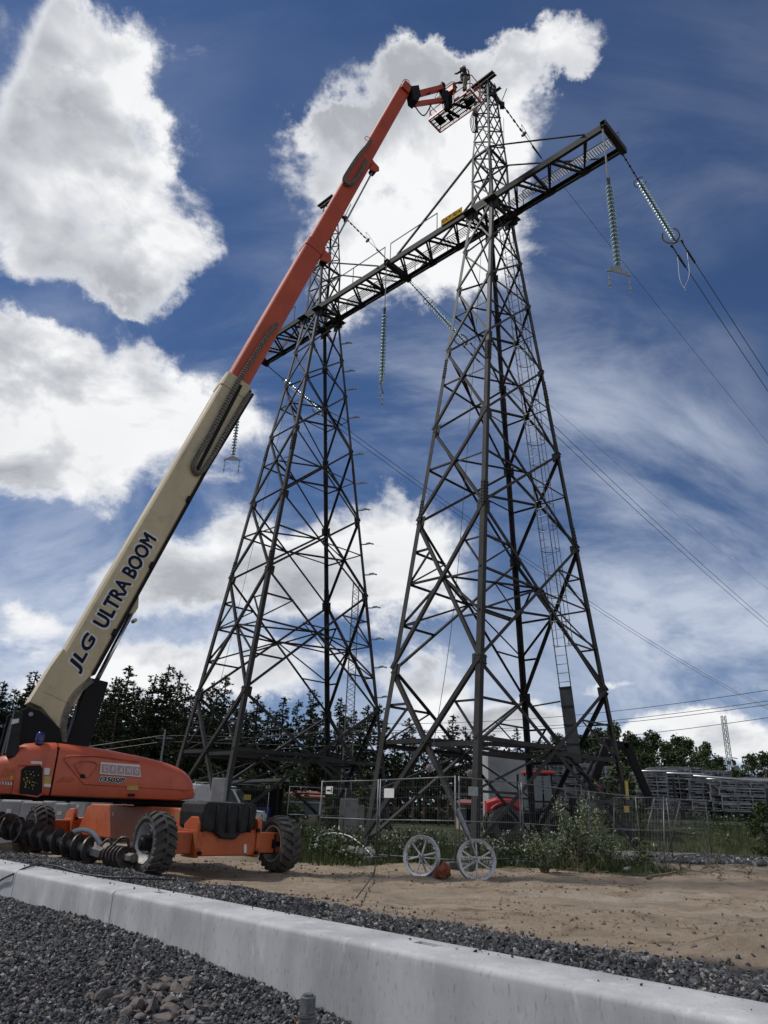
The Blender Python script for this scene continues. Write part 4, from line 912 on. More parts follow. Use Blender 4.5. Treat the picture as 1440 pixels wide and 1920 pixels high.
part('hood_crease', MB().tube([on(u, v, SO + .0) for u, v in [(120, 1424), (126, 1418), (180, 1417), (262, 1428)]], .014, 6), M_OR, H1, smooth=True)
part('hood_crease', MB().tube([on(u, v, SO + .0) for u, v in [(120, 1424), (150, 1462), (158, 1470), (250, 1475), (360, 1482)]], .014, 6), M_OR, H1, smooth=True)
plate('warning_label', [(238, 1481), (259, 1482), (259, 1473), (238, 1473)], M_STK_Y, H1, SO + .006)
plate('marker_lamp', [(240, 1493), (252, 1493), (252, 1488), (240, 1488)], M_BLK, H1, SO - .01, .05)
plate('nose_label', [(361, 1479), (367, 1479), (367, 1472), (361, 1472)], M_STK_W, H1, SO - .2, .01)
# control station
cb = plate('control_box', [(36, 1489), (70, 1490), (78, 1484), (79, 1440), (74, 1436), (48, 1437), (40, 1443)], M_BLK, LIFT, SO - .02, .05, .006)
for i in range(34):
    u = 44 + rng.random() * 28; v = 1446 + rng.random() * 34; p = on(u, v, SO + .03)
    part('switch', MB().cyl(p, p + BN * .02, .011, n=7), M_STK_Y if rng.random() < .6 else M_TAN, cb)
part('control_surround', MB().tube([on(u, v, SO + .005) for u, v in [(24, 1487), (70, 1494), (80, 1488), (81, 1440), (75, 1434), (36, 1434), (28, 1445)]], .022, 8, closed=True), M_OR, H2, smooth=True)
plate('safety_label', [(81, 1453), (92, 1453), (94, 1440), (83, 1440)], M_STK_W, H2); plate('safety_label', [(78, 1469), (95, 1470), (96, 1456), (79, 1455)], M_STK_Y, H2); plate('hazard_label', [(74, 1475), (95, 1476), (95, 1470), (74, 1469)], M_STK_W, H2)
plate('hazard_label', [(1, 1471), (22, 1472), (22, 1467), (1, 1466)], M_STK_W, H2, SO + .003); plate('safety_label', [(18, 1462), (26, 1462), (27, 1450), (19, 1450)], M_STK_Y, H2); plate('safety_label', [(57, 1434), (78, 1435), (79, 1428), (58, 1427)], M_STK_W, H2)
for k in range(4): plate('hazard_stripe', [(3 + k * 5, 1471), (5 + k * 5, 1471.2), (3.6 + k * 5, 1466.5), (1.6 + k * 5, 1466.3)], M_BLK, H2, SO + .0095, .003)
# beacon
bc = on(73, 1394, 1.0); be = part('beacon', MB().lathe([(.075, -.02), (.075, .05), (.095, .055), (.09, .20), (.06, .235)], bc, ZU, 16), M_BLUE, LIFT, auto=40); part('beacon_base', MB().cyl(bc + V(0, 0, -.06), bc + V(0, 0, -.01), .10, n=14), M_BLK, be)
# turntable
part('turntable_deck', MB().box(lf(-1.6, 0, 1.36), (4.4, 1.6, .10), (BA, BN, ZU)), M_BLK, LIFT)
part('slew_ring', MB().cyl(lf(0, 0, 1.12), lf(0, 0, 1.38), .72, n=28), M_BLK, LIFT, auto=40)
# chassis
CU = unit(V(.654, -.757, 0)); CW = V(-CU[1], CU[0], 0); TN = V(-4.28, 15.72, 0); TR = TN + CW * 2.95
M1 = (TN + TR) / 2; M2 = M1 - CU * 6.9; CC = (M1 + M2) / 2
def ch(u, w, z, o=None): return CC + CU * u + CW * w + V(0, 0, z)
part('chassis_frame', MB().prism([(-2.95, .62), (-2.6, .50), (2.7, .50), (3.0, .62), (2.9, 1.16), (2.6, 1.26), (-2.3, 1.26), (-2.6, 1.18)], ch(0, -.62, 0), CU, ZU, CW, 1.24), M_ORC, LIFT, bevel=.03)
for u_, nm in ((3.45, 'front'), (-3.45, 'rear')):
    part('axle_box', MB().box(ch(u_, .02, .64), (.62, 1.55, .50), (CU, CW, ZU)), M_ORC, LIFT, bevel=.03)
    for w_ in (-1, 1):
        part('axle_beam', MB().box(ch(u_, w_ * 1.06, .63), (.36, .62, .40), (CU, CW, ZU)), M_ORC, LIFT, bevel=.02)
        part('axle_bracket', MB().prism([(-.26, .36), (.30, .36), (.36, .55), (.36, 1.0), (.28, 1.12), (.0, 1.12), (-.26, .98)], ch(u_, w_ * .70 - .05, 0), CU, ZU, CW, .11), M_ORC, LIFT, bevel=.02)
        for z_ in (.45, .88): part('axle_pin', MB().cyl(ch(u_ + .34, w_ * .66, z_), ch(u_ + .40, w_ * .66, z_), .04, n=10), M_BLK, LIFT)
# black moulded cover over the front axle
mb = MB(); pl = [(-.64, .92), (-.50, .86), (-.34, .84), (-.16, .72), (.16, .70), (.30, .82), (.52, .86), (.60, .95), (.63, 1.26), (.60, 1.36), (.54, 1.39), (-.54, 1.41), (-.62, 1.37), (-.66, 1.2)]
mb.prism(pl, ch(2.86, -.06, 0), CW, ZU, CU, 1.0); part('axle_cover', mb, M_BLK2, LIFT, bevel=.035, seg=3)
for k in (-.38, -.12, .14, .40): part('cover_fold', MB().cyl(ch(3.87, k, .84), ch(3.87, k, 1.34), .045, .03, n=8), M_BLK2, LIFT, smooth=True)
for k in (-.32, 0, .30): part('cover_rib', MB().bar(ch(3.0, k - .05, 1.40), ch(3.85, k - .02, 1.38), .10, .05), M_BLK2, LIFT, bevel=.02)
def cpl(px, m, nm):
    n_ = -CW; p0 = ch(0, -.625, 0); P = [pp(u, v, p0, n_) for u, v in px]; part(nm, MB().loft([P, [p + n_ * .006 for p in P]]), m, LIFT)
cpl([(341, 1540), (346, 1540), (346, 1528), (341, 1528)], M_STK_W, 'chassis_label'); cpl([(349, 1533), (359, 1534), (359, 1528), (349, 1527)], M_BLK, 'chassis_label'); cpl([(350, 1543), (358, 1543), (358, 1535), (350, 1535)], M_STK_W, 'chassis_label'); cpl([(211, 1529), (215, 1529), (215, 1523), (211, 1523)], M_STK_W, 'chassis_label')
fp = ch(3.77, 0, 0); P = [pp(u, v, fp, CU) for u, v in [(457, 1599), (462, 1599), (462, 1583), (457, 1583)]]; part('chassis_label', MB().loft([P, [p + CU * .006 for p in P]]), M_STK_W, LIFT)
# wheels
def tyre_mb(c, ax, R=.578, Wd=.46, rr=.355):
    z = unit(ax); hw = Wd / 2; mb = MB()
    prof = [(rr, -hw * .72), (rr + .04, -hw * .92), (R - .13, -hw * 1.02), (R - .075, -hw * .94), (R - .062, -hw * .80), (R - .058, 0), (R - .062, hw * .80), (R - .075, hw * .94), (R - .13, hw * 1.02), (rr + .04, hw * .92), (rr, hw * .72)]
    mb.lathe(prof, c, z, 44, closed=False); mb.f = [f for f in mb.f if len(f) == 4]
    u = V(0, 0, 1); x = unit(np.cross(u, z)); y = np.cross(z, x)
    def pt(a, r, h): return c + z * h + r * (math.cos(a) * x + math.sin(a) * y)
    N = 20
    for k in range(N):
        a0 = 2 * math.pi * k / N
        for sd in (-1, 1):
            o_ = 0 if sd > 0 else math.pi / N
            # chevron bar from the shoulder to just past the middle
            sec = [(-.02, .0), (.10, .06), (.20, .145), (.232, .19)]; rings = []
            for h, da in sec:
                a = a0 + o_ - da * 1.25; w = .062 / R; lift = R if h < .2 else R - .04
                lo = R - .08 if h < .2 else R - .13
                rings.append([pt(a - w, lo, sd * h), pt(a + w, lo, sd * h), pt(a + w * .75, lift, sd * h), pt(a - w * .75, lift, sd * h)])
            if sd < 0: rings = [r[::-1] for r in rings]
            mb.loft(rings)
    return mb
def wheel(c, ax, label=None):
    """c: middle of the tyre; ax: outwards"""
    W_ = bpy.data.objects.new('wheel', None); COL.objects.link(W_); W_.parent = LIFT; W_.location = tuple(c - T0); W_.empty_display_size = .1
    part('tyre', tyre_mb(c, ax), M_TYRE, W_, auto=35)
    z = unit(ax)
    part('rim', MB().lathe([(.365, -.19), (.37, -.21), (.345, -.205), (.33, -.14), (.30, -.08), (.285, .02), (.28, .06), (.20, .075), (.12, .07), (.12, .05), (.27, .03), (.31, .10), (.34, .19), (.372, .215), (.365, .20)], c, z, 36, closed=True), M_RIM, W_, auto=40)
    part('hub', MB().lathe([(.0, .30), (.08, .30), (.10, .27), (.145, .265), (.15, .10), (.17, .09), (.17, .06), (.0, .06)], c, z, 20), M_BLK, W_, auto=40)
    mb = MB(); u = V(0, 0, 1); x = unit(np.cross(u, z)); y = np.cross(z, x)
    for k in range(10): a = 2 * math.pi * k / 10; p = c + (math.cos(a) * x + math.sin(a) * y) * .20; mb.cyl(p + z * .06, p + z * .105, .018, n=6)
    part('wheel_nuts', mb, M_BLK, W_)
    part('knuckle', MB().cyl(c - z * .32, c - z * .02, .21, .17, n=14).box(c - z * .25, (.30, .30, .40)), M_BLK, W_)
for u_ in (3.45, -3.45):
    for w_ in (-1.475, 1.475):
        c = ch(u_, w_, .575); g_ = float(gz(c[0], c[1])); wheel(V(c[0], c[1], .573 + min(g_, .05)), CW * (1 if w_ > 0 else -1))
# ------------------------------------------------------------------ jib and platform (parts of the lift)
KL, KB, KR, KT = V(1.471, 25.091, 32), V(2.034, 25.69, 32), V(3.87, 24.113, 32), V(3.262, 23.429, 32)
PA = unit(KT - KL); PB = unit(np.cross(ZU, PA)); PB = PB if PB @ (KB - KL) > 0 else -PB; PL, PWd = 2.44, .88
def pf(a, b, z): return KL + PA * a + PB * b + V(0, 0, z)
tipp = b0 + BD * BLEN
jm = pf(1.22, -.32, .35)
def px_on(u, v, q): return pp(u, v, q, np.array([0, 1.0, 0]))
j0u, j0l = px_on(778, 178, tipp + BA * .3), px_on(775, 196, tipp + BA * .3)
j1u, j1l = px_on(829, 165, jm), px_on(830, 188, jm)
part('boom_head', MB().bar(tipp - BD * .3, tipp + BD * .25, .44, .60, BN), M_RED, LIFT, bevel=.04)
part('knuckle_plate', MB().loft([[p + BN * s for p in (px_on(766, 168, tipp), px_on(780, 166, tipp), px_on(784, 186, tipp), px_on(778, 198, tipp), px_on(770, 192, tipp))] for s in (-.22, .22)]), M_BLK, LIFT, bevel=.01)
part('jib_arm', MB().bar(j0u, j1u, .22, .24, BN), M_RED, LIFT, bevel=.02)
part('jib_arm', MB().bar(j0l, j1l, .20, .16, BN), M_RED, LIFT, bevel=.02)
part('jib_cylinder', MB().cyl(px_on(781, 183, tipp), px_on(792, 178, (tipp + jm) / 2), .035, n=8).cyl(px_on(790, 179, (tipp + jm) / 2), px_on(805, 173, (tipp + jm) / 2), .075, n=10), M_BLK, LIFT, auto=40)
part('tip_hose', MB().tube(catmull([tipp + BU * .1 + BD * k for k in (0, )] + [px_on(u, v, tipp) for u, v in ((754, 158), (756, 151), (762, 149), (767, 153), (767, 161))]), .014, 5), M_BLK, LIFT)
part('rotator', MB().bar(j1u + V(0, 0, .25), j1l - V(0, 0, .10), .22, .24, BN).cyl(pf(1.22, -.2, -.45), pf(1.22, -.2, .70), .12, n=14), M_BLK, LIFT, bevel=.01)
part('platform_mount', MB().box(pf(1.22, -.06, .10), (.42, .12, .7), (PA, PB, ZU)).bar(pf(1.0, .0, -.06), pf(1.25, .75, -.07), .12, .08).bar(pf(1.45, .0, -.06), pf(1.95, .75, -.07), .10, .08), M_BLK, LIFT)
part('platform_frame', MB().bar(pf(0, 0, .06), pf(.92, 0, .06), .06, .16).bar(pf(1.5, 0, .06), pf(PL, 0, .06), .06, .16).bar(pf(0, PWd, .02), pf(PL, PWd, .02), .06, .10).bar(pf(0, 0, .02), pf(0, PWd, .02), .06, .10).bar(pf(PL, 0, .02), pf(PL, PWd, .02), .06, .10), M_RED, LIFT, bevel=.015)
mb = MB()
for k in np.arange(.08, PL, .075): mb.bar(pf(k, .04, .0), pf(k, PWd - .04, .0), .012, .02)
for k in np.arange(.1, PWd, .2): mb.bar(pf(.04, k, -.02), pf(PL - .04, k, -.02), .04, .04)
tag(part('platform_grating', mb, M_BLK, LIFT), kind='stuff')
part('floor_tray', MB().box(pf(.42, .38, .02), (.40, .45, .02), (PA, PB, ZU)).box(pf(.85, .55, .03), (.22, .4, .05), (PA, PB, ZU)), M_BLK, LIFT)
rl = MB
for z in (.55, 1.1):
    part('guard_rail', MB().tube([pf(1.5, 0, z), pf(PL - .12, 0, z), pf(PL, .12, z), pf(PL, PWd - .12, z), pf(PL - .12, PWd, z), pf(.12, PWd, z), pf(0, PWd - .12, z), pf(0, .12, z), pf(.12, 0, z), pf(.85, 0, z)], .022, 8), M_RED, LIFT, smooth=True)
for a, b in ((.04, .02), (.85, 0), (1.5, 0), (PL - .03, .02), (PL - .02, PWd - .02), (.03, PWd - .02), (.8, PWd), (1.6, PWd)): part('rail_post', MB().cyl(pf(a, b, 0), pf(a, b, 1.1), .02, n=8), M_RED, LIFT)
part('control_console', MB().box(pf(1.22, .05, .95), (.62, .28, .34), (PA, PB, ZU)), M_RED, LIFT, bevel=.03); part('console_lid', MB().box(pf(1.22, .06, 1.15), (.66, .32, .06), (PA, PB, ZU)), M_BLK, LIFT)
part('lamp_frame', MB().tube([pf(1.5, 0, 1.1), pf(1.52, 0, 1.35), pf(1.35, 0, 1.48), pf(.55, 0, 1.48), pf(.4, 0, 1.3), pf(.4, 0, 1.1)], .02, 8), M_RED, LIFT, smooth=True)
part('platform_hoses', MB().tube(catmull([j1l, j1l + V(0, 0, -.35) - BA * .5, j0l + V(0, 0, -.25) + BA * .6, j0l]), .03, 6), M_BLK, LIFT)
# things carried on the platform
tb = tag(part('tool_bag', MB().loft([[pf(2.0 + x * w, .55 + y * w, z) for x, y in ((-.2, -.15), (.2, -.15), (.22, .15), (-.22, .15))] for z, w in ((.02, .9), (.12, 1.1), (.28, 1.0), (.33, .7))]), M_BLK2, bevel=.03), 'dark tool bag on the floor of the raised work platform', 'bag')
tag(part('coiled_rope', MB().tube([pf(1.75 + .2 * math.cos(a), .45 + .2 * math.sin(a), .05 + .006 * a) for a in np.linspace(0, 25, 90)], .018, 6), M_BLK), 'dark coil of rope on the platform floor beside the tool bag', 'rope')

lettering('CLT SJ-a', bp(ce - .56, -BW - .046, BZ + .20), E3, (0, 0, 1), 1.12, .21, M_BLACKP, XB, .02, 0, .004, 'plate_lettering')

# mud thrown up on the lower steelwork and wheels
for nm_, sc_, lo_, hi_ in (('orange_chassis_paint', 2.2, .40, .58), ('tyre_rubber', 5.0, .38, .60)):
    t = MATS[nm_].node_tree; b_ = t.nodes['Principled BSDF']; src = b_.inputs['Base Color'].links[0].from_socket
    geo = t.nodes.new('ShaderNodeNewGeometry'); n_ = noise(t, geo.outputs['Position'], sc_, 9, .68); r_ = t.nodes.new('ShaderNodeValToRGB'); t.links.new(n_.outputs['Fac'], r_.inputs[0])
    r_.color_ramp.elements[0].position = hi_ ; r_.color_ramp.elements[1].position = hi_ + .10; mx = t.nodes.new('ShaderNodeMix'); mx.data_type = 'RGBA'
    k_ = t.nodes.new('ShaderNodeMath'); k_.operation = 'MULTIPLY'; k_.inputs[1].default_value = .6; t.links.new(r_.outputs[0], k_.inputs[0]); t.links.new(k_.outputs[0], mx.inputs[0]); t.links.new(src, mx.inputs[6]); mx.inputs[7].default_value = (.20, .145, .095, 1); t.links.new(mx.outputs[2], b_.inputs['Base Color'])
pores(M_OR, 3.0, (1, 1, .35), .30, .44, .80); pores(M_BEI, 1.6, (1, 1, .5), .30, .46, .86); pores(M_RED, 1.6, (1, 1, .5), .30, .46, .84)
# ------------------------------------------------------------------ person on the platform
M_SKIN = mat('skin', (.42, .26, .19), (.36, .21, .15), 20, .6)
M_JACK = mat('dark_jacket', (.022, .023, .026), (.014, .014, .016), 20, .9, bump=.2, bscale=30)
M_TROU = mat('khaki_trousers', (.13, .12, .08), (.09, .085, .055), 15, .9)
M_HELM = mat('white_helmet', (.80, .80, .77), (.72, .72, .69), 20, .4)
M_PURP = mat('purple_harness', (.06, .03, .16), (.04, .02, .11), 20, .7)
M_BOOT = mat('boot_leather', (.03, .026, .022), (.02, .018, .016), 20, .7)
def person():
    base = V(3.06, 23.64, 32.02); fwd = unit(V(-.90, .05, 0)); lft = np.cross(ZU, fwd)
    R_ = root('person', 'person in white helmet and dark jacket with purple harness standing on the raised platform', 'person', base)
    def q(f, l, z): return base + fwd * f + lft * l + V(0, 0, z)
    # joints: one continuous body skinned over these
    J = {'pel': (q(0, 0, .98), .165), 'wst': (q(.01, 0, 1.14), .165), 'chs': (q(.03, 0, 1.34), .190), 'nck': (q(.05, 0, 1.51), .068), 'hd0': (q(.08, 0, 1.58), .075), 'hd1': (q(.09, 0, 1.70), .085)}
    Ed = [('pel', 'wst'), ('wst', 'chs'), ('chs', 'nck'), ('nck', 'hd0'), ('hd0', 'hd1')]
    for s, nm in ((1, 'l'), (-1, 'r')):
        J.update({nm + 'sh': (q(.04, s * .22, 1.42), .085), nm + 'el': (q(.12 + .03 * s, s * .31, 1.16), .066), nm + 'wr': (q(.38, s * .24, 1.03), .042),
                  nm + 'hp': (q(0, s * .11, .92), .115), nm + 'kn': (q(.04, s * .13, .50), .085), nm + 'an': (q(-.02, s * .14, .10), .062), nm + 'to': (q(.16, s * .15, .045), .042)})
        Ed += [('chs', nm + 'sh'), (nm + 'sh', nm + 'el'), (nm + 'el', nm + 'wr'), ('pel', nm + 'hp'), (nm + 'hp', nm + 'kn'), (nm + 'kn', nm + 'an'), (nm + 'an', nm + 'to')]
        hd = J[nm + 'wr'][0]
        for fi, (dl, le) in enumerate(((-.03, .075), (-.01, .085), (.012, .08), (.032, .065))):
            a, b, c = nm + 'f%da' % fi, nm + 'f%db' % fi, nm + 'f%dc' % fi
            J[a] = (hd + fwd * .075 + lft * dl, .012); J[b] = (hd + fwd * (.075 + le * .6) + lft * dl * 1.2 + V(0, 0, -.012), .010); J[c] = (hd + fwd * (.075 + le * .7) + lft * dl * 1.2 + V(0, 0, -.05), .009)
            Ed += [(nm + 'wr', a), (a, b), (b, c)]
        J[nm + 'th'] = (hd + fwd * .05 - lft * s * .05 + V(0, 0, -.02), .011); Ed.append((nm + 'wr', nm + 'th'))
    ks = list(J); me = bpy.data.meshes.new('body'); P = np.array([J[k][0] for k in ks]) - base
    me.from_pydata(P.tolist(), [(ks.index(a), ks.index(b)) for a, b in Ed], [])
    o = bpy.data.objects.new('body', me); COL.objects.link(o)
    m = o.modifiers.new('skin', 'SKIN'); sv = me.skin_vertices[0].data
    for i, k in enumerate(ks): sv[i].radius = (J[k][1], J[k][1]); sv[i].use_root = k == 'pel'
    ss_ = o.modifiers.new('sub', 'SUBSURF'); ss_.levels = 2; ss_.render_levels = 2
    bpy.context.view_layer.update()
    me2 = bpy.data.meshes.new_from_object(o.evaluated_get(bpy.context.evaluated_depsgraph_get())); bpy.data.objects.remove(o)
    for mm in (M_JACK, M_TROU, M_SKIN, M_BOOT): me2.materials.append(mm)
    C_ = np.array([p.center[:] for p in me2.polygons]); f_ = C_ @ fwd; z_ = C_[:, 2]
    mi = np.where(z_ > 1.52, 2, np.where(z_ < .13, 3, np.where(z_ < .97, 1, 0))); mi = np.where((f_ > .40) & (z_ > .85) & (z_ < 1.2), 2, mi)
    me2.polygons.foreach_set('material_index', mi.astype(np.int32)); me2.shade_smooth()
    b = bpy.data.objects.new('body', me2); COL.objects.link(b); b.parent = R_
    hc = q(.085, 0, 1.70)
    part('helmet', MB().lathe([(.152, -.085), (.145, -.03), (.136, .04), (.108, .10), (.06, .135), (.0, .14)], hc + V(0, 0, .01), unit(ZU - fwd * .1), 20).loft([[hc + fwd * f + lft * l + V(0, 0, z) for f, l, z in ((.10, -.09, .01), (.10, .09, .01), (.10, .09, .022), (.10, -.09, .022))], [hc + fwd * .165 + lft * l + V(0, 0, z) for l, z in ((-.06, -.004), (.06, -.004), (.06, .006), (-.06, .006))]]), M_HELM, R_, auto=45)
    part('nose', MB().cyl(hc + fwd * .075 + V(0, 0, -.03), hc + fwd * .11 + V(0, 0, -.065), .012, .018, n=6), M_SKIN, R_)
    for s in (-1, 1): part('ear', MB().lathe([(.0, -.01), (.025, -.006), (.028, .006), (.0, .012)], hc + lft * s * .088 + V(0, 0, -.05), lft * s, 8), M_SKIN, R_, smooth=True); part('eye', MB().lathe([(.0, -.006), (.012, 0), (.0, .006)], hc + fwd * .083 + lft * s * .033 + V(0, 0, -.035), fwd, 8), M_BLK, R_)
    part('mouth', MB().box(hc + fwd * .082 + V(0, 0, -.105), (.012, .045, .008), (fwd, lft, ZU)), M_PURP, R_)
    # harness straps
    for s in (-1, 1):
        part('harness_strap', MB().tube([q(.195, s * .08, 1.10), q(.215, s * .10, 1.30), q(.12, s * .12, 1.50), q(-.13, s * .10, 1.44), q(-.175, s * .06, 1.2), q(-.17, s * .07, 1.0)], .028, 6), M_PURP, R_)
    part('harness_belt', MB().tube([q(.01 + .185 * math.cos(a), .195 * math.sin(a), 1.07) for a in np.linspace(0, 2 * math.pi, 20, endpoint=False)], .03, 6, closed=True), M_PURP, R_)
    part('harness_back', MB().box(q(-.17, 0, 1.27), (.05, .14, .34), (fwd, lft, ZU)), M_PURP, R_, bevel=.02)
person()
# green-grey hoist hanging on the near tower beside the platform
hp = lpA('L', 34.2) - L3 * .25
ho = root('lifting_block', 'grey lifting block and coiled strops hanging on the near tower beside the platform', 'block', hp + V(0, 0, -2.2))
part('block_body', MB().cyl(hp + V(0, 0, -.55), hp + V(0, 0, -.1), .12, n=12).cyl(hp + V(-.1, 0, -.75), hp + V(.1, 0, -.75), .20, n=16), M_GALV, ho, auto=40)
part('hook', MB().tube([hp + V(0, 0, .45), hp + V(0, 0, -.1)], .03, 6), M_CHAIN, ho)
mb = MB()
for k in range(5): mb.tube(catmull([hp + V(.05 * k - .1, 0, -.8), hp + V(-.25 + .08 * k, -.05, -1.5), hp + V(-.1 + .06 * k, 0, -2.2), hp + V(.15 - .03 * k, .05, -1.5), hp + V(.05 * k - .1, .03, -.8)]), .022, 5)
part('strops', mb, M_CHAIN, ho, smooth=True)
# ------------------------------------------------------------------ trees
M_BARK = mat('bark', (.10, .070, .050), (.05, .038, .030), 3, .95, bump=.4, bscale=12)
M_NEED = mat('pine_needles', (1, 1, 1), (.7, .75, .7), .6, .75, attr='tint', spec=.2)
M_LEAF = mat('broad_leaves', (1, 1, 1), (.7, .75, .65), .8, .65, attr='tint', spec=.25)
for m_ in (M_NEED, M_LEAF):
    b_ = m_.node_tree.nodes['Principled BSDF']
def cards(name, P, Nn, size, m, col, kind='tri', asp=.35):
    """many small leaf faces: P centres, Nn long axes"""
    n = len(P); a = Nn / np.linalg.norm(Nn, axis=1)[:, None]; r = rng.normal(size=(n, 3)); b = np.cross(a, r); b /= np.linalg.norm(b, axis=1)[:, None]
    s = size[:, None]
    if kind == 'tri': Vt = np.stack([P - b * s * asp * .5, P + b * s * asp * .5, P + a * s], 1); k = 3
    else: Vt = np.stack([P - a * s * .5, P + b * s * asp * .5, P + a * s * .5, P - b * s * asp * .5], 1); k = 4
    me = bpy.data.meshes.new(name); me.vertices.add(n * k); me.vertices.foreach_set('co', Vt.reshape(-1).astype(np.float32))
    me.loops.add(n * k); me.loops.foreach_set('vertex_index', np.arange(n * k, dtype=np.int32)); me.polygons.add(n); me.polygons.foreach_set('loop_start', (np.arange(n) * k).astype(np.int32)); me.update(calc_edges=True)
    ca_ = me.color_attributes.new('tint', 'FLOAT_COLOR', 'POINT'); ca_.data.foreach_set('color', np.repeat(np.concatenate([col, np.ones((n, 1))], 1)[:, None], k, 1).reshape(-1).astype(np.float32))
    me.materials.append(m); return me
def pine_mesh(seed, spruce=False):
    """height 1, base at 0: trunk mesh and crown mesh"""
    r = np.random.default_rng(seed); tr = MB(); pts_ = [V(.006 * math.sin(3 * z + seed), .006 * math.cos(2.3 * z + seed), z) for z in np.linspace(0, .98, 9)]
    tr.tube(pts_, .016, 7, r_end=.003)
    P, D, Sz, C = [], [], [], []
    z0 = .08 if spruce else r.uniform(.22, .36); nw = 30 if spruce else 24
    for i in range(nw):
        for q0 in range(int(r.integers(4, 7))):
            z = z0 + (1 - z0) * (i + r.uniform(-.25, .25)) / nw; k = max(0, min(1, (z - z0) / (1 - z0)))
            Lb = (.155 * (1 - k) ** .9 + .008) if spruce else (.150 * (1 - k) ** .74 * (.6 + .4 * min(1, k * 4)) + .012)
            Lb *= r.uniform(.45, 1.2); az_ = r.uniform(0, 6.283); dirn = V(math.cos(az_), math.sin(az_), r.uniform(-.45, -.12) if spruce else r.uniform(-.12, .38))
            if Lb > .05: tr.cyl(V(0, 0, z), V(0, 0, z) + dirn * Lb * .8, .0035, .0012, 4, False)
            nc = max(2, int(Lb / .011))
            for j in range(nc):
                f = .25 + .75 * (j + 1) / nc; c = V(0, 0, z) + dirn * Lb * f + r.normal(size=3) * np.array([.010, .010, .007])
                tone = r.uniform(.5, 1.4)
                for q_ in range(7):
                    P.append(c); D.append(r.normal(size=3) * np.array([1, 1, .6]) + dirn * 1.1 + V(0, 0, .15)); Sz.append(r.uniform(.014, .029)); C.append(np.array([.031, .043, .019]) * tone * r.uniform(.8, 1.2))
    for q_ in range(60): P.append(V(0, 0, .93 + .065 * r.random())); D.append(r.normal(size=3) * .5 + V(0, 0, 1)); Sz.append(r.uniform(.010, .018)); C.append(np.array([.031, .043, .019]))
    return mesh('trunk', tr, M_BARK, True), cards('crown', np.array(P), np.array(D), np.array(Sz), M_NEED, np.array(C), 'tri', .42)
def leafy_mesh(seed, col=(.050, .070, .026), n=4200, round_=1.0, z0=.22, leaf=.034, tall=1.0):
    r = np.random.default_rng(seed); tr = MB(); tr.tube([V(.01 * math.sin(4 * z), .01 * math.cos(3 * z), z) for z in np.linspace(0, .8, 7)], .018, 7, r_end=.004)
    cl = []
    for i in range(46):
        z = z0 + (1 - z0) * r.random() ** .9; k = (z - z0) / (1 - z0); R_ = .26 * round_ * math.sqrt(max(.02, 1 - (2 * k - .85) ** 2 * .62)) * (1 if k < .75 else (1 - k) / .25 * .8 + .2)
        a = r.uniform(0, 6.283); q_ = math.sqrt(r.random()); c = V(R_ * q_ * math.cos(a), R_ * q_ * math.sin(a), z * .96); cl.append((c, r.uniform(.045, .085), r.uniform(.6, 1.4)))
        if i < 22: tr.cyl(V(0, 0, max(.12, z - .22)), c, .006, .0015, 4, False)
    w = np.array([q_[1] ** 2 for q_ in cl]); pick = r.choice(len(cl), n, p=w / w.sum())
    dr = r.normal(size=(n, 3)); dr /= np.linalg.norm(dr, axis=1)[:, None]
    P = np.array([cl[i][0] for i in pick]) + dr * (np.array([cl[i][1] for i in pick]) * r.random(n) ** .4)[:, None]
    C = np.array(col)[None] * np.array([cl[i][2] for i in pick])[:, None] * r.uniform(.7, 1.3, (n, 1))
    return mesh('trunk', tr, M_BARK, True), cards('crown', P, dr + r.normal(size=(n, 3)) * .8 + [0, 0, -.3], r.uniform(.6, 1.2, n) * leaf, M_LEAF, C, 'quad', .6)
PINES = [pine_mesh(s) for s in range(5)] + [pine_mesh(50 + s, True) for s in range(2)]
BROAD = [leafy_mesh(s + 10) for s in range(4)]
BIRCH = [leafy_mesh(s + 30, (.055, .075, .026), 2600, .75, .12, .04) for s in range(3)]
def tree(kindname, variant, p, H, label, cat, group, wide=1.0):
    o = root(kindname, label, cat, (p[0], p[1], p[2] - .1), rng.uniform(0, 6.28), group)
    for nm, me in zip(('trunk', 'crown'), variant):
        c = bpy.data.objects.new(nm, me); COL.objects.link(c); c.parent = o; c.scale = (H * wide, H * wide, H)
    return o
SKYL = [(-95,1300),(-60,1285),(-25,1300),(8,1278),(30,1292),(52,1290),(70,1258),(92,1300),(120,1315),(150,1300),(176,1296),(198,1290),(218,1268),(243,1248),(262,1288),(278,1300),(293,1264),(318,1247),(338,1258),(352,1280),(380,1290),(402,1278),(424,1266),(444,1312),(462,1330),(484,1302),(506,1330),(534,1306),(560,1312),(590,1292),(612,1330),(640,1308),(664,1330),(690,1322),(712,1320),(742,1372),(768,1346),(796,1368),(822,1380),(850,1340),(872,1362),(893,1352),(925,1376)]
CNT = {}
for i, (u, v) in enumerate(SKYL):
    y = float(rng.uniform(78, 96)); p = py(u, v, y); z0 = float(gz(p[0], p[1])); H = p[2] - z0 + .1
    reg = 'left of the raised boom' if u < 90 else ('between the boom and the far tower' if u < 470 else ('seen through the far tower' if u < 720 else 'seen through the near tower'))
    tree('pine_tree', PINES[int(rng.integers(0, 5))], (p[0], p[1], z0), H, '%s tall dark pine from the left %s' % (ORD[CNT.setdefault(reg, 0)], reg), 'tree', 'pines ' + reg, wide=float(rng.uniform(.9, 1.15))); CNT[reg] += 1
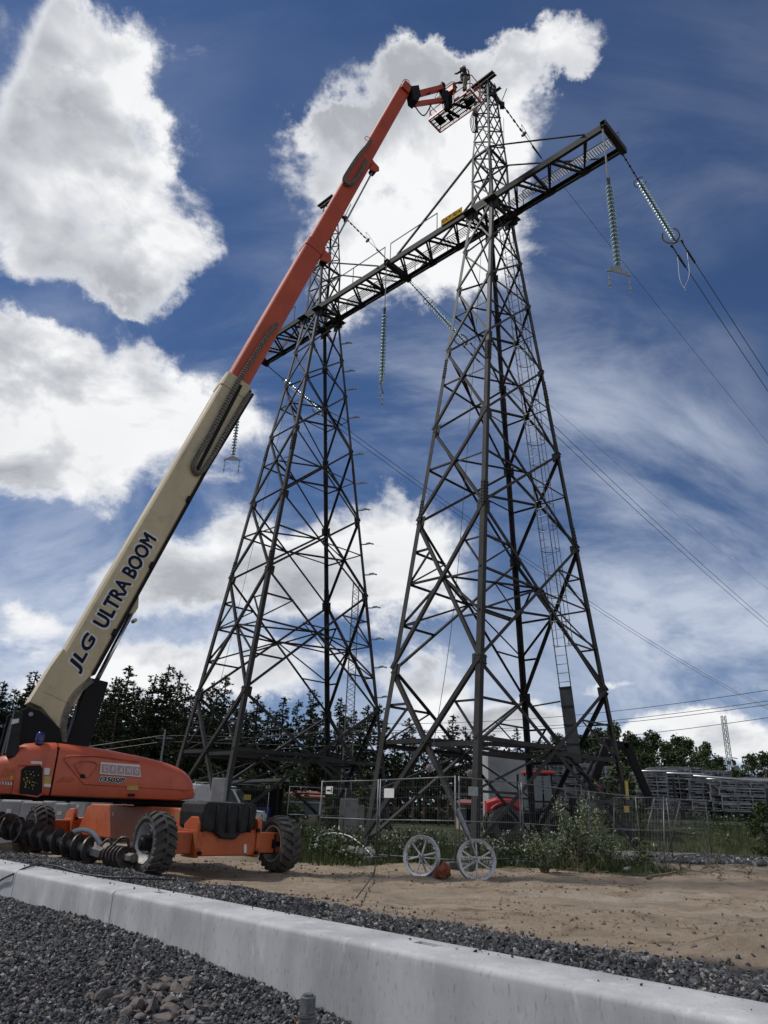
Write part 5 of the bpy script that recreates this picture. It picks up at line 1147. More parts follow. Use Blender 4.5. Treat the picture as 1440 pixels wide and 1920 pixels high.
for i in range(70):
    if i > 37 and i % 2: continue
    u = -120 + i * 16 + rng.uniform(-8, 8); v = np.interp(u, [q[0] for q in SKYL], [q[1] for q in SKYL]) + rng.uniform(12, 60); y = float(rng.uniform(72, 100)); p = py(u, v, y); z0 = float(gz(p[0], p[1])); H = p[2] - z0 + .1
    reg = 'left of the raised boom' if u < 90 else ('between the boom and the far tower' if u < 470 else ('seen through the far tower' if u < 720 else 'seen through the near tower'))
    tree('pine_tree', PINES[int(rng.integers(0, 5))], (p[0], p[1], z0), H, 'shorter dark pine in the forest, ' + reg, 'tree', 'shorter pines ' + reg, wide=float(rng.uniform(1.0, 1.35)))
p = py(968, 1362, 70); tree('spruce_tree', PINES[5], (p[0], p[1], float(gz(p[0], p[1]))), p[2] - float(gz(p[0], p[1])), 'dark pointed spruce standing clear of the forest behind the near tower', 'tree', None, 1.1)
for (u, v) in [(1010,1392),(1040,1376),(1075,1372),(1100,1378),(1122,1366),(1150,1358),(1178,1372),(1200,1384),(1220,1370),(1246,1392),(1268,1380),(1292,1384),(1322,1392),(1346,1420),(1378,1440),(1408,1414),(1432,1412),(1460,1430),(1490,1420),(1530,1425)]:
    y = float(rng.uniform(84, 98)); p = py(u, v, y); z0 = float(gz(p[0], p[1])); reg = 'behind the stacked crates' if u > 1190 else 'seen past the near tower and tractor'; k_ = CNT.setdefault(reg, 0); CNT[reg] += 1
    tree('broadleaf_tree', BROAD[int(rng.integers(0, 4))], (p[0], p[1], z0), p[2] - z0 + .1, '%s dark rounded broadleaf tree from the left %s' % (ORD[k_], reg), 'tree', 'broadleaf trees ' + reg, wide=float(rng.uniform(1.0, 1.25)))
# saplings this side of the forest
for (u, v, y, lb) in [(395, 1425, 40, 'bright green sapling growing behind the boom lift nose'), (545, 1418, 44, 'bright green sapling seen between the legs of the far tower'), (690, 1440, 42, 'small green sapling beside the leg of the near tower'), (620, 1470, 38, 'low green sapling in front of the red-roofed house'), (1160, 1430, 40, 'green sapling beside the crane arm'), (1425, 1500, 33, 'green sapling at the far edge of the road'), (470, 1440, 46, 'green sapling behind the grey shelter')]:
    p = py(u, v, y); z0 = float(gz(p[0], p[1])); tree('sapling', BIRCH[int(rng.integers(0, 3))], (p[0], p[1], z0), p[2] - z0, lb, 'tree', None, 1.5)
# dark understorey that closes the forest edge, read as one mass
n = 26000; x = rng.uniform(-75, 95, n); y = rng.uniform(86, 112, n); z = rng.random(n) ** 1.4 * np.where(x < 30, 8.0, 7.5) * (0.75 + .25 * np.sin(x * .7) * np.cos(x * .23))
fo = bpy.data.objects.new('forest', cards('forest', np.stack([x, y, gz(x, y) + z], -1), rng.normal(size=(n, 3)), rng.uniform(.5, 1.1, n), M_LEAF, np.array([[.028, .038, .017]]) * rng.uniform(.5, 1.3, (n, 1)), 'quad', .7)); COL.objects.link(fo)
tag(fo, 'dark forest understorey closing the view behind the pines', 'forest', kind='stuff')
# grass and weeds
def grass(name, n, xr, yr, h, label, mask=None, col=(.060, .078, .028), wdt=.03, flowers=0):
    x = rng.uniform(*xr, n); y = rng.uniform(*yr, n)
    if mask is not None: k = mask(x, y); x, y = x[k], y[k]
    n = len(x); hh = h * rng.uniform(.4, 1.2, n) * (.75 + .4 * np.sin(x * 1.7 + y) * np.cos(y * 1.1)); dr = np.stack([rng.normal(0, .28, n), rng.normal(0, .28, n), np.ones(n)], -1)
    me = cards(name, np.stack([x, y, gz(x, y) - .02], -1), dr, hh, M_LEAF, np.array([col]) * rng.uniform(.5, 1.6, (n, 1)), 'tri', wdt / h)
    o = bpy.data.objects.new(name, me); COL.objects.link(o); return tag(o, label, 'grass', kind='stuff')
inveg = lambda x, y: (y > 20.4 - .06 * x + .3 * np.sin(x * 2.1)) & (x - .10 * (y - 18) < 7.6)
grass('grass', 30000, (-2.5, 8.3), (19.6, 30), .36, 'rough grass and weeds growing round the feet of the near tower', inveg)
grass('grass', 16000, (-16, 3), (27, 40), .6, 'rough grass and weeds growing round the feet of the far tower')
grass('grass', 22000, (7, 48), (35.5, 46), .7, 'rough weeds on the embankment below the stacked crates', lambda x, y: y > road_y(x) + 2)
grass('grass', 9000, (-22, -3), (40, 60), .8, 'rough grass towards the forest on the left')
def weed(name, n, spots, label, h=.8):
    P, D, S_, C = [], [], [], []
    for (x, y) in spots:
        hh = h * rng.uniform(.5, 1.2); z = float(gz(x, y))
        for k in range(n):
            t = rng.random() ** .7; P.append(V(x + rng.normal(0, .16) * (1.1 - .5 * t), y + rng.normal(0, .16), z + hh * t)); D.append(rng.normal(size=3) + [0, 0, .3]); S_.append(rng.uniform(.06, .13)); C.append(np.array([.055, .072, .028]) * rng.uniform(.5, 1.5) if (t < .86 or rng.random() < .75) else np.array([.42, .42, .38]))
    o = bpy.data.objects.new(name, cards(name, np.array(P), np.array(D), np.array(S_), M_LEAF, np.array(C), 'quad', .5)); COL.objects.link(o); return tag(o, label, 'weeds', kind='stuff')
sp_ = [(x, y) for x, y in zip(rng.uniform(-1.8, 8.0, 150), rng.uniform(20.3, 29, 150)) if inveg(x, y)]
weed('weeds', 60, sp_, 'flowering broad-leaved weeds inside the fence', .75)
weed('weeds', 55, list(zip(rng.uniform(-12, 2, 90), rng.uniform(27, 38, 90))), 'flowering broad-leaved weeds round the far tower', .9)
weed('weeds', 50, [(x, y) for x, y in zip(rng.uniform(8, 40, 170), rng.uniform(36, 45, 170)) if y > road_y(x) + 2.2], 'flowering weeds on the embankment by the road', .9)
# willow shrubs by the sand
M_WIL = mat('willow_leaves', (1, 1, 1), (.8, .82, .8), 2, .6, attr='tint')
def shrub(x, y, h, w, n, label):
    z = float(gz(x, y)); o = root('shrub', label, 'shrub', (x, y, z - .05), group='willow shrubs beside the sand'); st = MB(); P, D, S_, C = [], [], [], []
    for i in range(26):
        a = rng.uniform(0, 6.283); L_ = h * rng.uniform(.55, 1.05); tp = V(x + w * .55 * rng.random() ** .6 * math.cos(a), y + w * .55 * rng.random() ** .6 * math.sin(a), z + L_); b_ = V(x + rng.normal(0, .06), y + rng.normal(0, .06), z - .05)
        md = (b_ + tp) / 2 + V(rng.normal(0, .05), rng.normal(0, .05), .1 * h); st.tube([b_, md, tp], .010, 4, r_end=.003)
        for k in range(n // 26):
            t = rng.uniform(.25, 1.03); c = b_ * (1 - t) ** 2 + 2 * md * t * (1 - t) + tp * t * t; P.append(c + rng.normal(0, .055, 3)); D.append(unit(tp - b_) * .8 + rng.normal(size=3)); S_.append(rng.uniform(.05, .10)); C.append(np.array([.105, .14, .055]) * rng.uniform(.5, 1.35) if rng.random() < .60 else np.array([.27, .30, .20]) * rng.uniform(.7, 1.2))
    part('stems', st, M_BARK, o); lv = bpy.data.objects.new('leaves', cards('leaves', np.array(P) - V(x, y, z - .05), np.array(D), np.array(S_), M_WIL, np.array(C), 'quad', .36)); COL.objects.link(lv); lv.parent = o
for (u, v, h, w, n, lb) in [(1085, 1632, 1.75, 1.35, 3400, 'tall pale-leaved willow shrub between the fence and the sand'), (1022, 1638, .95, 1.0, 1500, 'lower pale-leaved willow shrub beside the fence post'), (1135, 1630, .85, .9, 1300, 'bushy willow shrub at the brushwood heap'), (1200, 1622, .45, .9, 700, 'low green shrub at the corner of the fence')]:
    p = pz(u, v, .1); shrub(p[0], p[1], h, w, n, lb)
# ------------------------------------------------------------------ temporary fence
M_FEN = mat('fence_zinc', (.20, .205, .21), (.13, .13, .135), 8, .5, .6)
M_FOOTB = mat('fence_foot', (.10, .105, .10), (.06, .06, .058), 8, .9)
def fence(a, b, label, lean=0.0, feet=True, h=2.0, sign=None):
    a = V(*a, 0); b = V(*b, 0); za, zb = float(gz(a[0], a[1])), float(gz(b[0], b[1])); a[2] = za + .12; b[2] = zb + .12
    d = unit(V(b[0] - a[0], b[1] - a[1], 0)); nrm = V(d[1], -d[0], 0); up = unit(ZU + nrm * lean)
    o = root('site_fence', label, 'fence', (a + b) / 2 - V(0, 0, .12), group='temporary fence panels')
    for p in (a, b): part('post', MB().cyl(p, p + up * h, .021, n=8), M_FEN, o, smooth=True)
    for k in (.03, .47, .985): part('rail', MB().cyl(a + up * h * k, b + up * h * k, .017, n=6), M_FEN, o, smooth=True)
    mb = MB(); L_ = np.linalg.norm(b - a)
    for t in np.arange(.1, L_ - .05, .10): q_ = a + (b - a) * t / L_; mb.bar(q_ + up * .06, q_ + up * (h - .03), .0035, .0035)
    for k in (.2, .35, .62, .75, .88): mb.bar(a + up * h * k, b + up * h * k, .0035, .0035)
    tag(part('wire_mesh', mb, M_FEN, o), kind='stuff')
    if feet:
        for p, z in ((a, za), (b, zb)):
            f = part('fence_block', MB().loft([[V(p[0], p[1], z + zz) + nrm * (x * w) + d * (y * w) for x, y in ((-.36, -.13), (.36, -.13), (.36, .13), (-.36, .13))] for zz, w in ((-.05, 1), (.11, .97), (.14, .88))]), M_FOOTB); tag(f, ('left' if p is a else 'right') + ' dark foot of the ' + label, 'fence foot', 'fence feet')
    if sign:
        t, zz, m_, wd_, hg = sign; q_ = a + (b - a) * t + up * zz; part('sign', MB().box(q_ + nrm * .03, (wd_, .006, hg), (d, nrm, up)), m_, o)
        if m_ is M_STK_W: part('sign_text', MB().box(q_ + nrm * .036 + d * -.03 - up * .01, (wd_ * .55, .003, hg * .22), (d, nrm, up)).box(q_ + nrm * .036 + d * wd_ * .32, (wd_ * .1, .003, hg * .7), (d, nrm, up)), M_BLACKP, o)
F0, F1, F2, F3, F4, F5 = (-1.62, 24.2), (.12, 21.9), (2.05, 19.55), (4.05, 21.6), (6.6, 24.0), (8.9, 26.4)
fence(F0, F1, 'end fence panel with white notice beside the boom lift wheel', sign=(.16, 1.72, M_STK_W, .36, .22))
fence((F1[0] + .06, F1[1] - .08), F2, 'fence panel with blank white plate behind the first white sheave', sign=(.14, 1.62, M_WHITE, .42, .24))
fence((F2[0] + .10, F2[1] + .02), F3, 'fence panel crossing in front of the near tower leg', sign=(.2, 1.66, M_GALV, .42, .22))
fence((F3[0] + .08, F3[1] + .08), F4, 'fence panel behind the willow shrubs')
fence((F4[0] + .08, F4[1] + .08), F5, 'fence panel with small yellow notices at the right-hand leg', sign=(.75, 1.55, M_STK_Y, .34, .2))
fence((8.8, 26.2), (10.6, 28.6), 'leaning fence panel at the corner of the enclosure', lean=.35, feet=False)
fence((7.6, 25.2), (8.9, 24.3), 'slanting fence panel propped across the corner', lean=-.35, feet=False)
fence((10.9, 28.9), (13.4, 31.4), 'far fence panel beside the gravel road')
fence((-7.0, 30.5), (-4.3, 32.0), 'fence panel in front of the white van', h=2.0, sign=(.7, 1.5, M_STK_Y, .3, .2))
fence((-3.4, 31.0), (-1.2, 31.6), 'tilted fence panel behind the boom lift wheel', lean=.15)
fence((-9.8, 29.0), (-7.2, 30.4), 'fence panel behind the hood of the boom lift')
# white hose bowed beside the fence
M_HOSE = mat('pale_hose', (.55, .56, .50), (.45, .46, .42), 10, .5)
tag(part('hose', MB().tube(catmull([pp(u, v, V(-.7, 23.0, 0), V(.8, .6, 0)) for u, v in ((605, 1602), (594, 1595), (591, 1580), (600, 1568), (625, 1562), (655, 1568), (680, 1586), (706, 1613))]), .022, 7), M_HOSE, smooth=True), 'pale hose bowed in an arc beside the end fence panel', 'hose')
tag(part('thin_rope', MB().tube(catmull([V(.12, 21.7, .15), pz(700, 1640, .02) + V(0, 0, .02), pz(668, 1688, .12) + V(0, 0, .03)]), .012, 5), M_RUBBER), 'dark rope trailing over the sand to the gravel', 'rope')
# ------------------------------------------------------------------ stringing sheaves
M_SHV = mat('cast_aluminium', (.50, .51, .52), (.33, .335, .34), 7, .45, .5, c3=(.28, .26, .23))
def sheave(u, v, dist, yaw, label, spin):
    c = pz(u, v, .02); ax = unit(V(math.sin(yaw), -math.cos(yaw), .12)); R_ = .445
    c[2] = float(gz(c[0], c[1])) + R_ - .05; o = root('sheave_wheel', label, 'sheave', (c[0], c[1], c[2] - R_ + .05), group='white stringing sheaves')
    part('rim', MB().lathe([(R_ - .075, -.03), (R_ - .068, -.055), (R_ - .01, -.075), (R_, -.06), (R_ - .05, -.01), (R_ - .05, .01), (R_, .06), (R_ - .01, .075), (R_ - .068, .055), (R_ - .075, .03)], c, ax, 44, closed=True), M_SHV, o, auto=35)
    x = unit(np.cross(V(0, 0, 1), ax)); y = np.cross(ax, x)
    for k in range(6):
        a = spin + k * math.pi / 3; d_ = math.cos(a) * x + math.sin(a) * y; part('spoke', MB().bar(c + d_ * .05, c + d_ * (R_ - .065), .042, .03, ax), M_SHV, o, bevel=.008)
    for k in range(12):
        a = spin + .26 + k * math.pi / 6; d_ = math.cos(a) * x + math.sin(a) * y; part('rim_lug', MB().box(c + d_ * (R_ - .08) + ax * .03, (.03, .05, .06), (d_, np.cross(ax, d_), ax)), M_SHV, o)
    part('hub', MB().cyl(c - ax * .07, c + ax * .08, .055, n=14), M_SHV, o, auto=40); part('axle_nut', MB().cyl(c + ax * .08, c + ax * .11, .03, n=6), M_GALV, o)
    return c, ax, x, y, o
c, ax, x, y, o = sheave(790, 1641, 0, -.50, 'pale aluminium sheave leaning behind the orange bag', .25)
part('hanger_arm', MB().bar(c + ax * .10, c + ax * .13 + V(.24, -.05, -.50), .05, .03), M_GALV, o)
c, ax, x, y, o = sheave(894, 1647, 0, .12, 'pale aluminium sheave with a hanger bar leaning on the fence', .52)
part('hanger_arm', MB().bar(c + ax * .10, c + ax * .12 + V(-.22, .05, .60), .05, .03).bar(c + ax * .12 + V(-.20, .05, .52), c + ax * .10 + V(-.42, .2, 1.05), .075, .05), M_GALV, o)
M_BAG = mat('orange_brown_canvas', (.20, .055, .022), (.13, .035, .016), 9, .85, bump=.5, bscale=18, bdist=.02)
bp_ = pz(829, 1645, .04); bb = bmesh.new(); bmesh.ops.create_icosphere(bb, subdivisions=3, radius=1)
for v in bb.verts:
    q_ = np.array(v.co); s_ = 1 + .16 * math.sin(q_[0] * 5 + q_[2] * 4) * math.cos(q_[1] * 6) + .10 * math.sin(q_[2] * 9 + q_[0] * 7); s_ += .22 * abs(math.sin(q_[0] * 3.1 + 1.3 * q_[2] + 2 * q_[1])) - .15; v.co = Vector((q_[0] * .19 * s_, q_[1] * .14 * s_, max(-.14, q_[2] * .16 * s_ + .07 * q_[0] + .05 * math.sin(7 * q_[0]))))
me = bpy.data.meshes.new('canvas_bag'); bb.to_mesh(me); bb.free(); me.materials.append(M_BAG); me.shade_smooth(); bo = bpy.data.objects.new('canvas_bag', me); COL.objects.link(bo); bo.location = (bp_[0], bp_[1], float(gz(bp_[0], bp_[1])) + .14); tag(bo, 'crumpled orange-brown canvas bag beside the first sheave', 'bag')
# ------------------------------------------------------------------ drill augers lying by the gravel
M_AUG = mat('auger_steel', (.12, .10, .095), (.05, .042, .04), 7, .5, .6, c3=(.26, .25, .25))
M_AUGS = mat('auger_shaft', (.19, .185, .18), (.09, .085, .08), 9, .5, .6)
def auger(a, b, R_, r, pitch, label, hose=False):
    a = np.asarray(a, float); b = np.asarray(b, float); z = unit(b - a); L_ = np.linalg.norm(b - a); x = unit(np.cross(ZU, z)); y = np.cross(z, x)
    o = root('drill_auger', label, 'auger', (a + b) / 2 + V(0, 0, -R_), group='drill augers')
    part('shaft', MB().cyl(a, b, r, n=14), M_AUGS, o, auto=40)
    mb = MB(); N = int(L_ / pitch * 22); vs = []; 
    for i in range(N + 1):
        t = i / N; an = 2 * math.pi * t * L_ / pitch; p = a + z * L_ * t; d_ = math.cos(an) * x + math.sin(an) * y
        vs += [p + d_ * r * .9 - z * .018, p + d_ * R_ - z * .018, p + d_ * R_ + z * .018, p + d_ * r * .9 + z * .018]
    fs = [(i * 4 + k, i * 4 + (k + 1) % 4, (i + 1) * 4 + (k + 1) % 4, (i + 1) * 4 + k) for i in range(N) for k in range(4)]
    mb.add(vs, fs); part('flight', mb, M_AUG, o, auto=50)
    part('coupling', MB().cyl(b, b + z * .22, r * 1.25, n=6), M_AUGS, o)
    return o
A0_, A1_ = py(-60, 1528, 17.4), py(176, 1597, 16.3)
auger(A0_, A1_, .25, .10, .27, 'long dark auger with pale shaft lying along the gravel edge')
B0_, B1_ = py(205, 1604, 16.2), py(240, 1608, 15.7); auger(B0_, B1_, .20, .07, .14, 'short stubby auger head resting in front of the boom lift wheel')
# timbers that carry them
M_TIMB = mat('timber', (.16, .12, .08), (.09, .065, .045), 6, .9, bump=.3, bscale=20)
for k, lb in ((.12, 'dark timber bearer under the raised end of the long auger'), (.42, 'dark timber bearer under the middle of the long auger'), (.80, 'dark timber bearer under the low end of the long auger')):
    p = A0_ + (A1_ - A0_) * k; g_ = float(gz(p[0], p[1])); tp_ = p[2] - .25
    if tp_ > g_ + .03: tag(part('timber_bearer', MB().box((p[0], p[1], (g_ - .03 + tp_) / 2), (.30, .9, tp_ - g_ + .03)), M_TIMB, bevel=.01), lb, 'timber', 'auger bearers')
p = (B0_ + B1_) / 2; g_ = float(gz(p[0], p[1])); tag(part('timber_bearer', MB().box((p[0], p[1], (g_ - .03 + p[2] - .19) / 2), (.25, .4, max(.06, p[2] - .19 - g_ + .03))), M_TIMB, bevel=.01), 'small timber bearer under the stubby auger head', 'timber', 'auger bearers')
M_PALE = mat('pale_pipe', (.42, .44, .46), (.32, .34, .36), 9, .5)
tag(part('bent_pipe', MB().tube(catmull([py(u, v, 16.9) for u, v in ((120, 1586), (128, 1570), (142, 1558), (160, 1556), (176, 1564), (186, 1580), (189, 1600))]), .055, 10), M_PALE, smooth=True), 'pale bent pipe arching over the long auger', 'pipe')
tag(part('steel_ring', MB().tube([py(12, 1556, 16.6) + V(.30 * math.cos(a), .04 * math.sin(a), .30 * math.sin(a)) for a in np.linspace(0, 2 * math.pi, 28, endpoint=False)], .022, 7, closed=True), M_AUG, smooth=True), 'dark steel ring leaning on the raised end of the auger', 'ring')
tag(part('crank_handle', MB().tube(catmull([py(u, v, 16.4) for u, v in ((188, 1586), (203, 1574), (212, 1584), (226, 1572), (238, 1572), (242, 1590))]), .028, 8), M_AUG, smooth=True), 'cranked steel handle lying between the auger and the wheel', 'handle')
# ------------------------------------------------------------------ precast blocks
M_BLOC = mat('precast_block', (.34, .34, .335), (.24, .24, .235), 2.5, .9, bump=.3, bscale=40, bdist=.006)
for i, (u0, u1, vt, y, lb) in enumerate([(-30, 14, 1492, 23.2, 'grey precast block partly cut by the picture edge'), (3, 41, 1499, 23.0, 'grey precast block with white label, second from the picture edge'), (43, 80, 1502, 22.6, 'upright grey precast block with two labels behind the far wheel'), (82, 106, 1500, 26.0, 'grey precast block behind the upright one'), (104, 127, 1505, 25.0, 'small grey precast block above the far wheel'), (134, 162, 1494, 28.0, 'pale concrete pillar standing on a slab'), (174, 200, 1494, 28.2, 'pale concrete pillar nearest the chassis')]):
    a, b = py(u0, vt, y), py(u1, vt, y); g_ = float(gz(a[0], a[1])); w = b[0] - a[0]
    o = root('concrete_block', lb, 'block', ((a[0] + b[0]) / 2, y + .4, g_), group='precast blocks')
    zt = a[2]; mb = MB().loft([[V(a[0] - e_ + 0, y - e_, z), V(b[0] + e_, y - e_, z), V(b[0] + e_, y + .8, z), V(a[0] - e_, y + .8, z)] for e_, z in ((.05, g_ - .05), (.03, g_ + .3), (0, zt - .05), (-.03, zt))])
    part('block', mb, M_BLOC, o, bevel=.02)
    part('label', MB().box(((a[0] + b[0]) / 2, y - .035, zt - .30), (.14, .006, .11)), M_STK_W, o)
a, b = py(128, 1532, 27.4), py(215, 1532, 27.4); tag(part('concrete_slab', MB().box(((a[0] + b[0]) / 2, 28.2, a[2] - .15), (b[0] - a[0], 1.6, .30)), M_BLOC, bevel=.02), 'flat pale concrete slab under the two pillars', 'slab')
for k in (.1, .9): tag(part('timber_bearer', MB().box((a[0] + (b[0] - a[0]) * k, 28.2, (a[2] - .30 + float(gz(a[0], 28.2))) / 2), (.15, 1.4, max(.05, a[2] - .30 - float(gz(a[0], 28.2))))), M_TIMB), 'timber bearer under the pale slab, ' + ('left end' if k < .5 else 'right end'), 'timber')
# concrete pillars by the far tower
for (u, vt, y, w, lb) in [(413, 1462, 27.0, .46, 'grey concrete pillar with bare reinforcing bars beside the far tower leg'), (655, 1500, 33.0, .75, 'dark concrete pillar behind the end fence panel'), (672, 1512, 33.2, .5, 'lower dark concrete pillar beside the taller one')]:
    t = py(u, vt, y); g_ = float(gz(t[0], t[1])); o = root('concrete_pillar', lb, 'pillar', (t[0], y, g_)); part('pillar', MB().box((t[0], y, (t[2] + g_) / 2), (w, w, t[2] - g_ + .1)), M_BLOC if u < 500 else M_FOOT, o, bevel=.02)
    if u < 500:
        for dx in (-.1, .1): part('reinforcing_bar', MB().cyl((t[0] + dx, y, t[2]), (t[0] + dx, y, t[2] + .22), .014, n=5), M_AUG, o)
# ------------------------------------------------------------------ brushwood on the sand
M_STICK = mat('dry_wood', (.20, .155, .11), (.11, .085, .06), 9, .9)
STK = [(1075, 1634, 38, 6, 1.1, .016), (1090, 1640, -30, 8, .9, .014), (1110, 1628, 26, 14, 1.2, .022), (1060, 1642, 46, -4, 1.0, .013), (1240, 1648, 120, -16, 2.6, .03), (1300, 1640, 70, 6, 1.6, .02), (1330, 1632, 60, -6, 1.4, .022), (1405, 1640, 40, -26, 1.3, .024), (1385, 1630, 55, 10, 1.2, .016), (1280, 1634, 45, 8, 1.1, .03), (1130, 1642, -52, 2, 1.1, .012), (1350, 1652, 50, -20, 1.0, .015)]
for i, (u, v, du, dv, L_, r) in enumerate(STK):
    a = pz(u, v, .06); b = pz(u + du, v + dv, .10); d_ = unit(b - a); P = []
    for k in range(7):
        q_ = a + d_ * L_ * (k / 6 - .3) + rng.normal(0, .035, 3); q_[2] = float(gz(q_[0], q_[1])) + .03 + abs(rng.normal(0, .05)); P.append(q_)
    tw = MB().tube(catmull(P, 4), r * 1.2, 6, r_end=r * .35)
    for k in (2, 3, 4, 5): tw.tube([P[k], P[k] + rng.normal(0, .16, 3) + V(0, 0, .14), P[k] + rng.normal(0, .26, 3) + V(0, 0, .22)], r * .5, 4, r_end=.003)
    tag(part('dry_branch', tw, M_STICK, smooth=True), '%s dry twig from the left in the brushwood heap below the willow shrub' % ORD[sum(q[0] < u for q in STK if q[0] < 1200)] if u < 1200 else '%s dry branch from the left on the sand beside the road' % ORD[sum(1200 < q[0] < u for q in STK)], 'branch', 'twigs below the shrub' if u < 1200 else 'branches on the sand')
tag(rock('stone', V(*pz(1178, 1629, .15)[:2], .14), .13, 77, M_BLOC), 'pale stone at the foot of the weeds by the fence corner', 'stone')
# ------------------------------------------------------------------ red crane tractor
M_TRED = mat('tractor_red', (.42, .022, .018), (.32, .018, .015), 5, .4)
M_TGLS = mat('cab_glass', (.10, .125, .13), (.07, .09, .095), 3, .08)
M_TBLK = mat('tractor_black', (.012, .012, .013), (.008, .008, .009), 6, .65, spec=.2)
tx, ty = py(985, 1500, 41.0)[0], 41.0; tg = float(gz(tx, ty))
TRC = root('crane_tractor', 'red and black tractor with a loading crane parked behind the near tower', 'tractor', (tx, ty, tg))
def tq(x, y, z): return V(tx + x, ty + y, tg + z)
for x_, y_, R_ in ((-1.25, -.95, .88), (1.35, -.95, .88), (-1.25, .95, .88), (1.35, .95, .88)):
    w_ = bpy.data.objects.new('wheel', None); COL.objects.link(w_); w_.parent = TRC; w_.location = (x_, y_, R_)
    part('tyre', tyre_mb(tq(x_, y_, R_), V(0, -1, 0), R_, .62, .42), M_TYRE, w_, auto=35); part('rim', MB().lathe([(.43, .22), (.40, .16), (.22, .08), (.20, .14), (.0, .15)], tq(x_, y_, R_), V(0, -1 if y_ < 0 else 1, 0), 22), M_TBLK, w_, auto=40)
part('frame', MB().box(tq(0, 0, 1.15), (3.9, 1.0, .55)), M_TBLK, TRC, bevel=.04)
part('bonnet', MB().loft([[tq(x, s * w, z) for s, z in ((-1, 1.35), (-1, zt - .12), (-.75, zt), (.75, zt), (1, zt - .12), (1, 1.35))] for x, w, zt in ((-2.1, .38, 1.95), (-1.6, .48, 2.12), (-.3, .52, 2.22))]), M_TRED, TRC, bevel=.03)
for x_ in (-1.25, 1.35): part('mudguard', MB().loft([[tq(x_ + 1.0 * math.cos(a), y, .88 + 1.02 * math.sin(a)) for y in (-1.28, -.62)] + [tq(x_ + .96 * math.cos(a), y, .88 + .98 * math.sin(a)) for y in (-.62, -1.28)] for a in np.linspace(.7, 2.4, 9)]), M_TRED if x_ < 0 else M_TBLK, TRC)
part('cab_frame', MB().bar(tq(.05, -.75, 1.5), tq(.15, -.72, 3.35), .08, .08).bar(tq(1.35, -.75, 1.5), tq(1.25, -.72, 3.35), .08, .08).bar(tq(.05, .75, 1.5), tq(.15, .72, 3.35), .08, .08).bar(tq(1.35, .75, 1.5), tq(1.25, .72, 3.35), .08, .08).box(tq(.7, 0, 1.5), (1.4, 1.5, .12)), M_TBLK, TRC)
part('cab_roof', MB().box(tq(.70, 0, 3.42), (1.5, 1.6, .16)), M_TRED, TRC, bevel=.05)
part('side_window', MB().box(tq(.45, -.74, 2.45), (.60, .02, 1.6)), M_TGLS, TRC); part('side_window', MB().box(tq(1.05, -.74, 2.45), (.42, .02, 1.6)), M_TGLS, TRC); part('windscreen', MB().box(tq(.06, 0, 2.45), (.02, 1.4, 1.6)), M_TGLS, TRC); part('rear_window', MB().box(tq(1.32, 0, 2.45), (.02, 1.4, 1.6)), M_TGLS, TRC)
part('exhaust', MB().cyl(tq(-.45, -.45, 2.1), tq(-.45, -.45, 3.3), .06, n=8), M_TBLK, TRC); part('seat', MB().box(tq(.8, 0, 2.0), (.5, .5, .8)), M_TBLK, TRC, bevel=.1)
cpx = lambda u, v: pp(u, v, tq(2.4, -.2, 0), V(0, 1, 0))
part('crane_column', MB().cyl(tq(2.5, -.2, .6), tq(2.5, -.2, 2.2), .25, n=12), M_TBLK, TRC); part('crane_base', MB().box(tq(2.2, 0, .9), (1.2, 1.4, .5)), M_TBLK, TRC)
part('crane_arm', MB().bar(cpx(1098, 1505), cpx(1138, 1395), .42, .34, V(0, 1, 0)), M_TBLK, TRC, bevel=.04); part('crane_arm', MB().bar(cpx(1132, 1390), cpx(1178, 1400), .36, .32, V(0, 1, 0)).bar(cpx(1172, 1392), cpx(1216, 1495), .40, .32, V(0, 1, 0)), M_TBLK, TRC, bevel=.04)
part('crane_cylinder', MB().cyl(cpx(1092, 1470), cpx(1120, 1410), .09, n=8).cyl(cpx(1185, 1405), cpx(1210, 1470), .08, n=8), M_TBLK, TRC); part('cylinder_rod', MB().cyl(cpx(1200, 1450), cpx(1215, 1482), .045, n=8), M_CHROME, TRC)
part('grapple', MB().loft([[cpx(u, v) + V(0, s, 0) for u, v in ((1206, 1492), (1222, 1492), (1218, 1512), (1208, 1515))] for s in (-.25, .25)]), M_TBLK, TRC, bevel=.03)
part('warning_plate', MB().loft([[cpx(u, v) + V(0, -.24 + s, 0) for u, v in ((1111, 1470), (1118, 1472), (1116, 1464), (1112, 1463))] for s in (0, .01)]), M_STK_Y, TRC); part('maker_plate', MB().loft([[cpx(u, v) + V(0, -.24 + s, 0) for u, v in ((1120, 1482), (1126, 1478), (1128, 1471), (1123, 1474))] for s in (0, .01)]), M_TRED, TRC)
# yellow sign on the right-hand leg of the near tower
p = lpA('R', 2.3); part('leg_plate', MB().box(p - E3 * .0 - L3 * .02 + E3 * .03, (.03, .22, .62), (E3, L3, ZU)), M_STK_Y, PY)
# ------------------------------------------------------------------ white container and stacked steel crates
M_CONT = mat('container_grey', (.33, .335, .34), (.25, .255, .26), 1.5, .6)
M_CRT = mat('crate_zinc', (.30, .305, .31), (.13, .135, .14), 2.2, .5, .4)
a, b = py(914, 1400, 47.0), py(992, 1400, 47.0); g_ = float(gz(a[0], 47)); zt = py(950, 1412, 47.0)[2]
ct = root('container', 'pale grey cabin standing behind the tractor', 'container', ((a[0] + b[0]) / 2, 48.2, g_)); part('body', MB().box(((a[0] + b[0]) / 2, 48.2, (g_ + zt) / 2), (b[0] - a[0], 2.4, zt - g_)), M_CONT, ct, bevel=.03)
for k in np.linspace(.03, .45, 7): part('wall_rib', MB().box((a[0] + (b[0] - a[0]) * k, 46.985, (g_ + zt) / 2), (.05, .03, zt - g_ - .2)), M_CONT, ct)
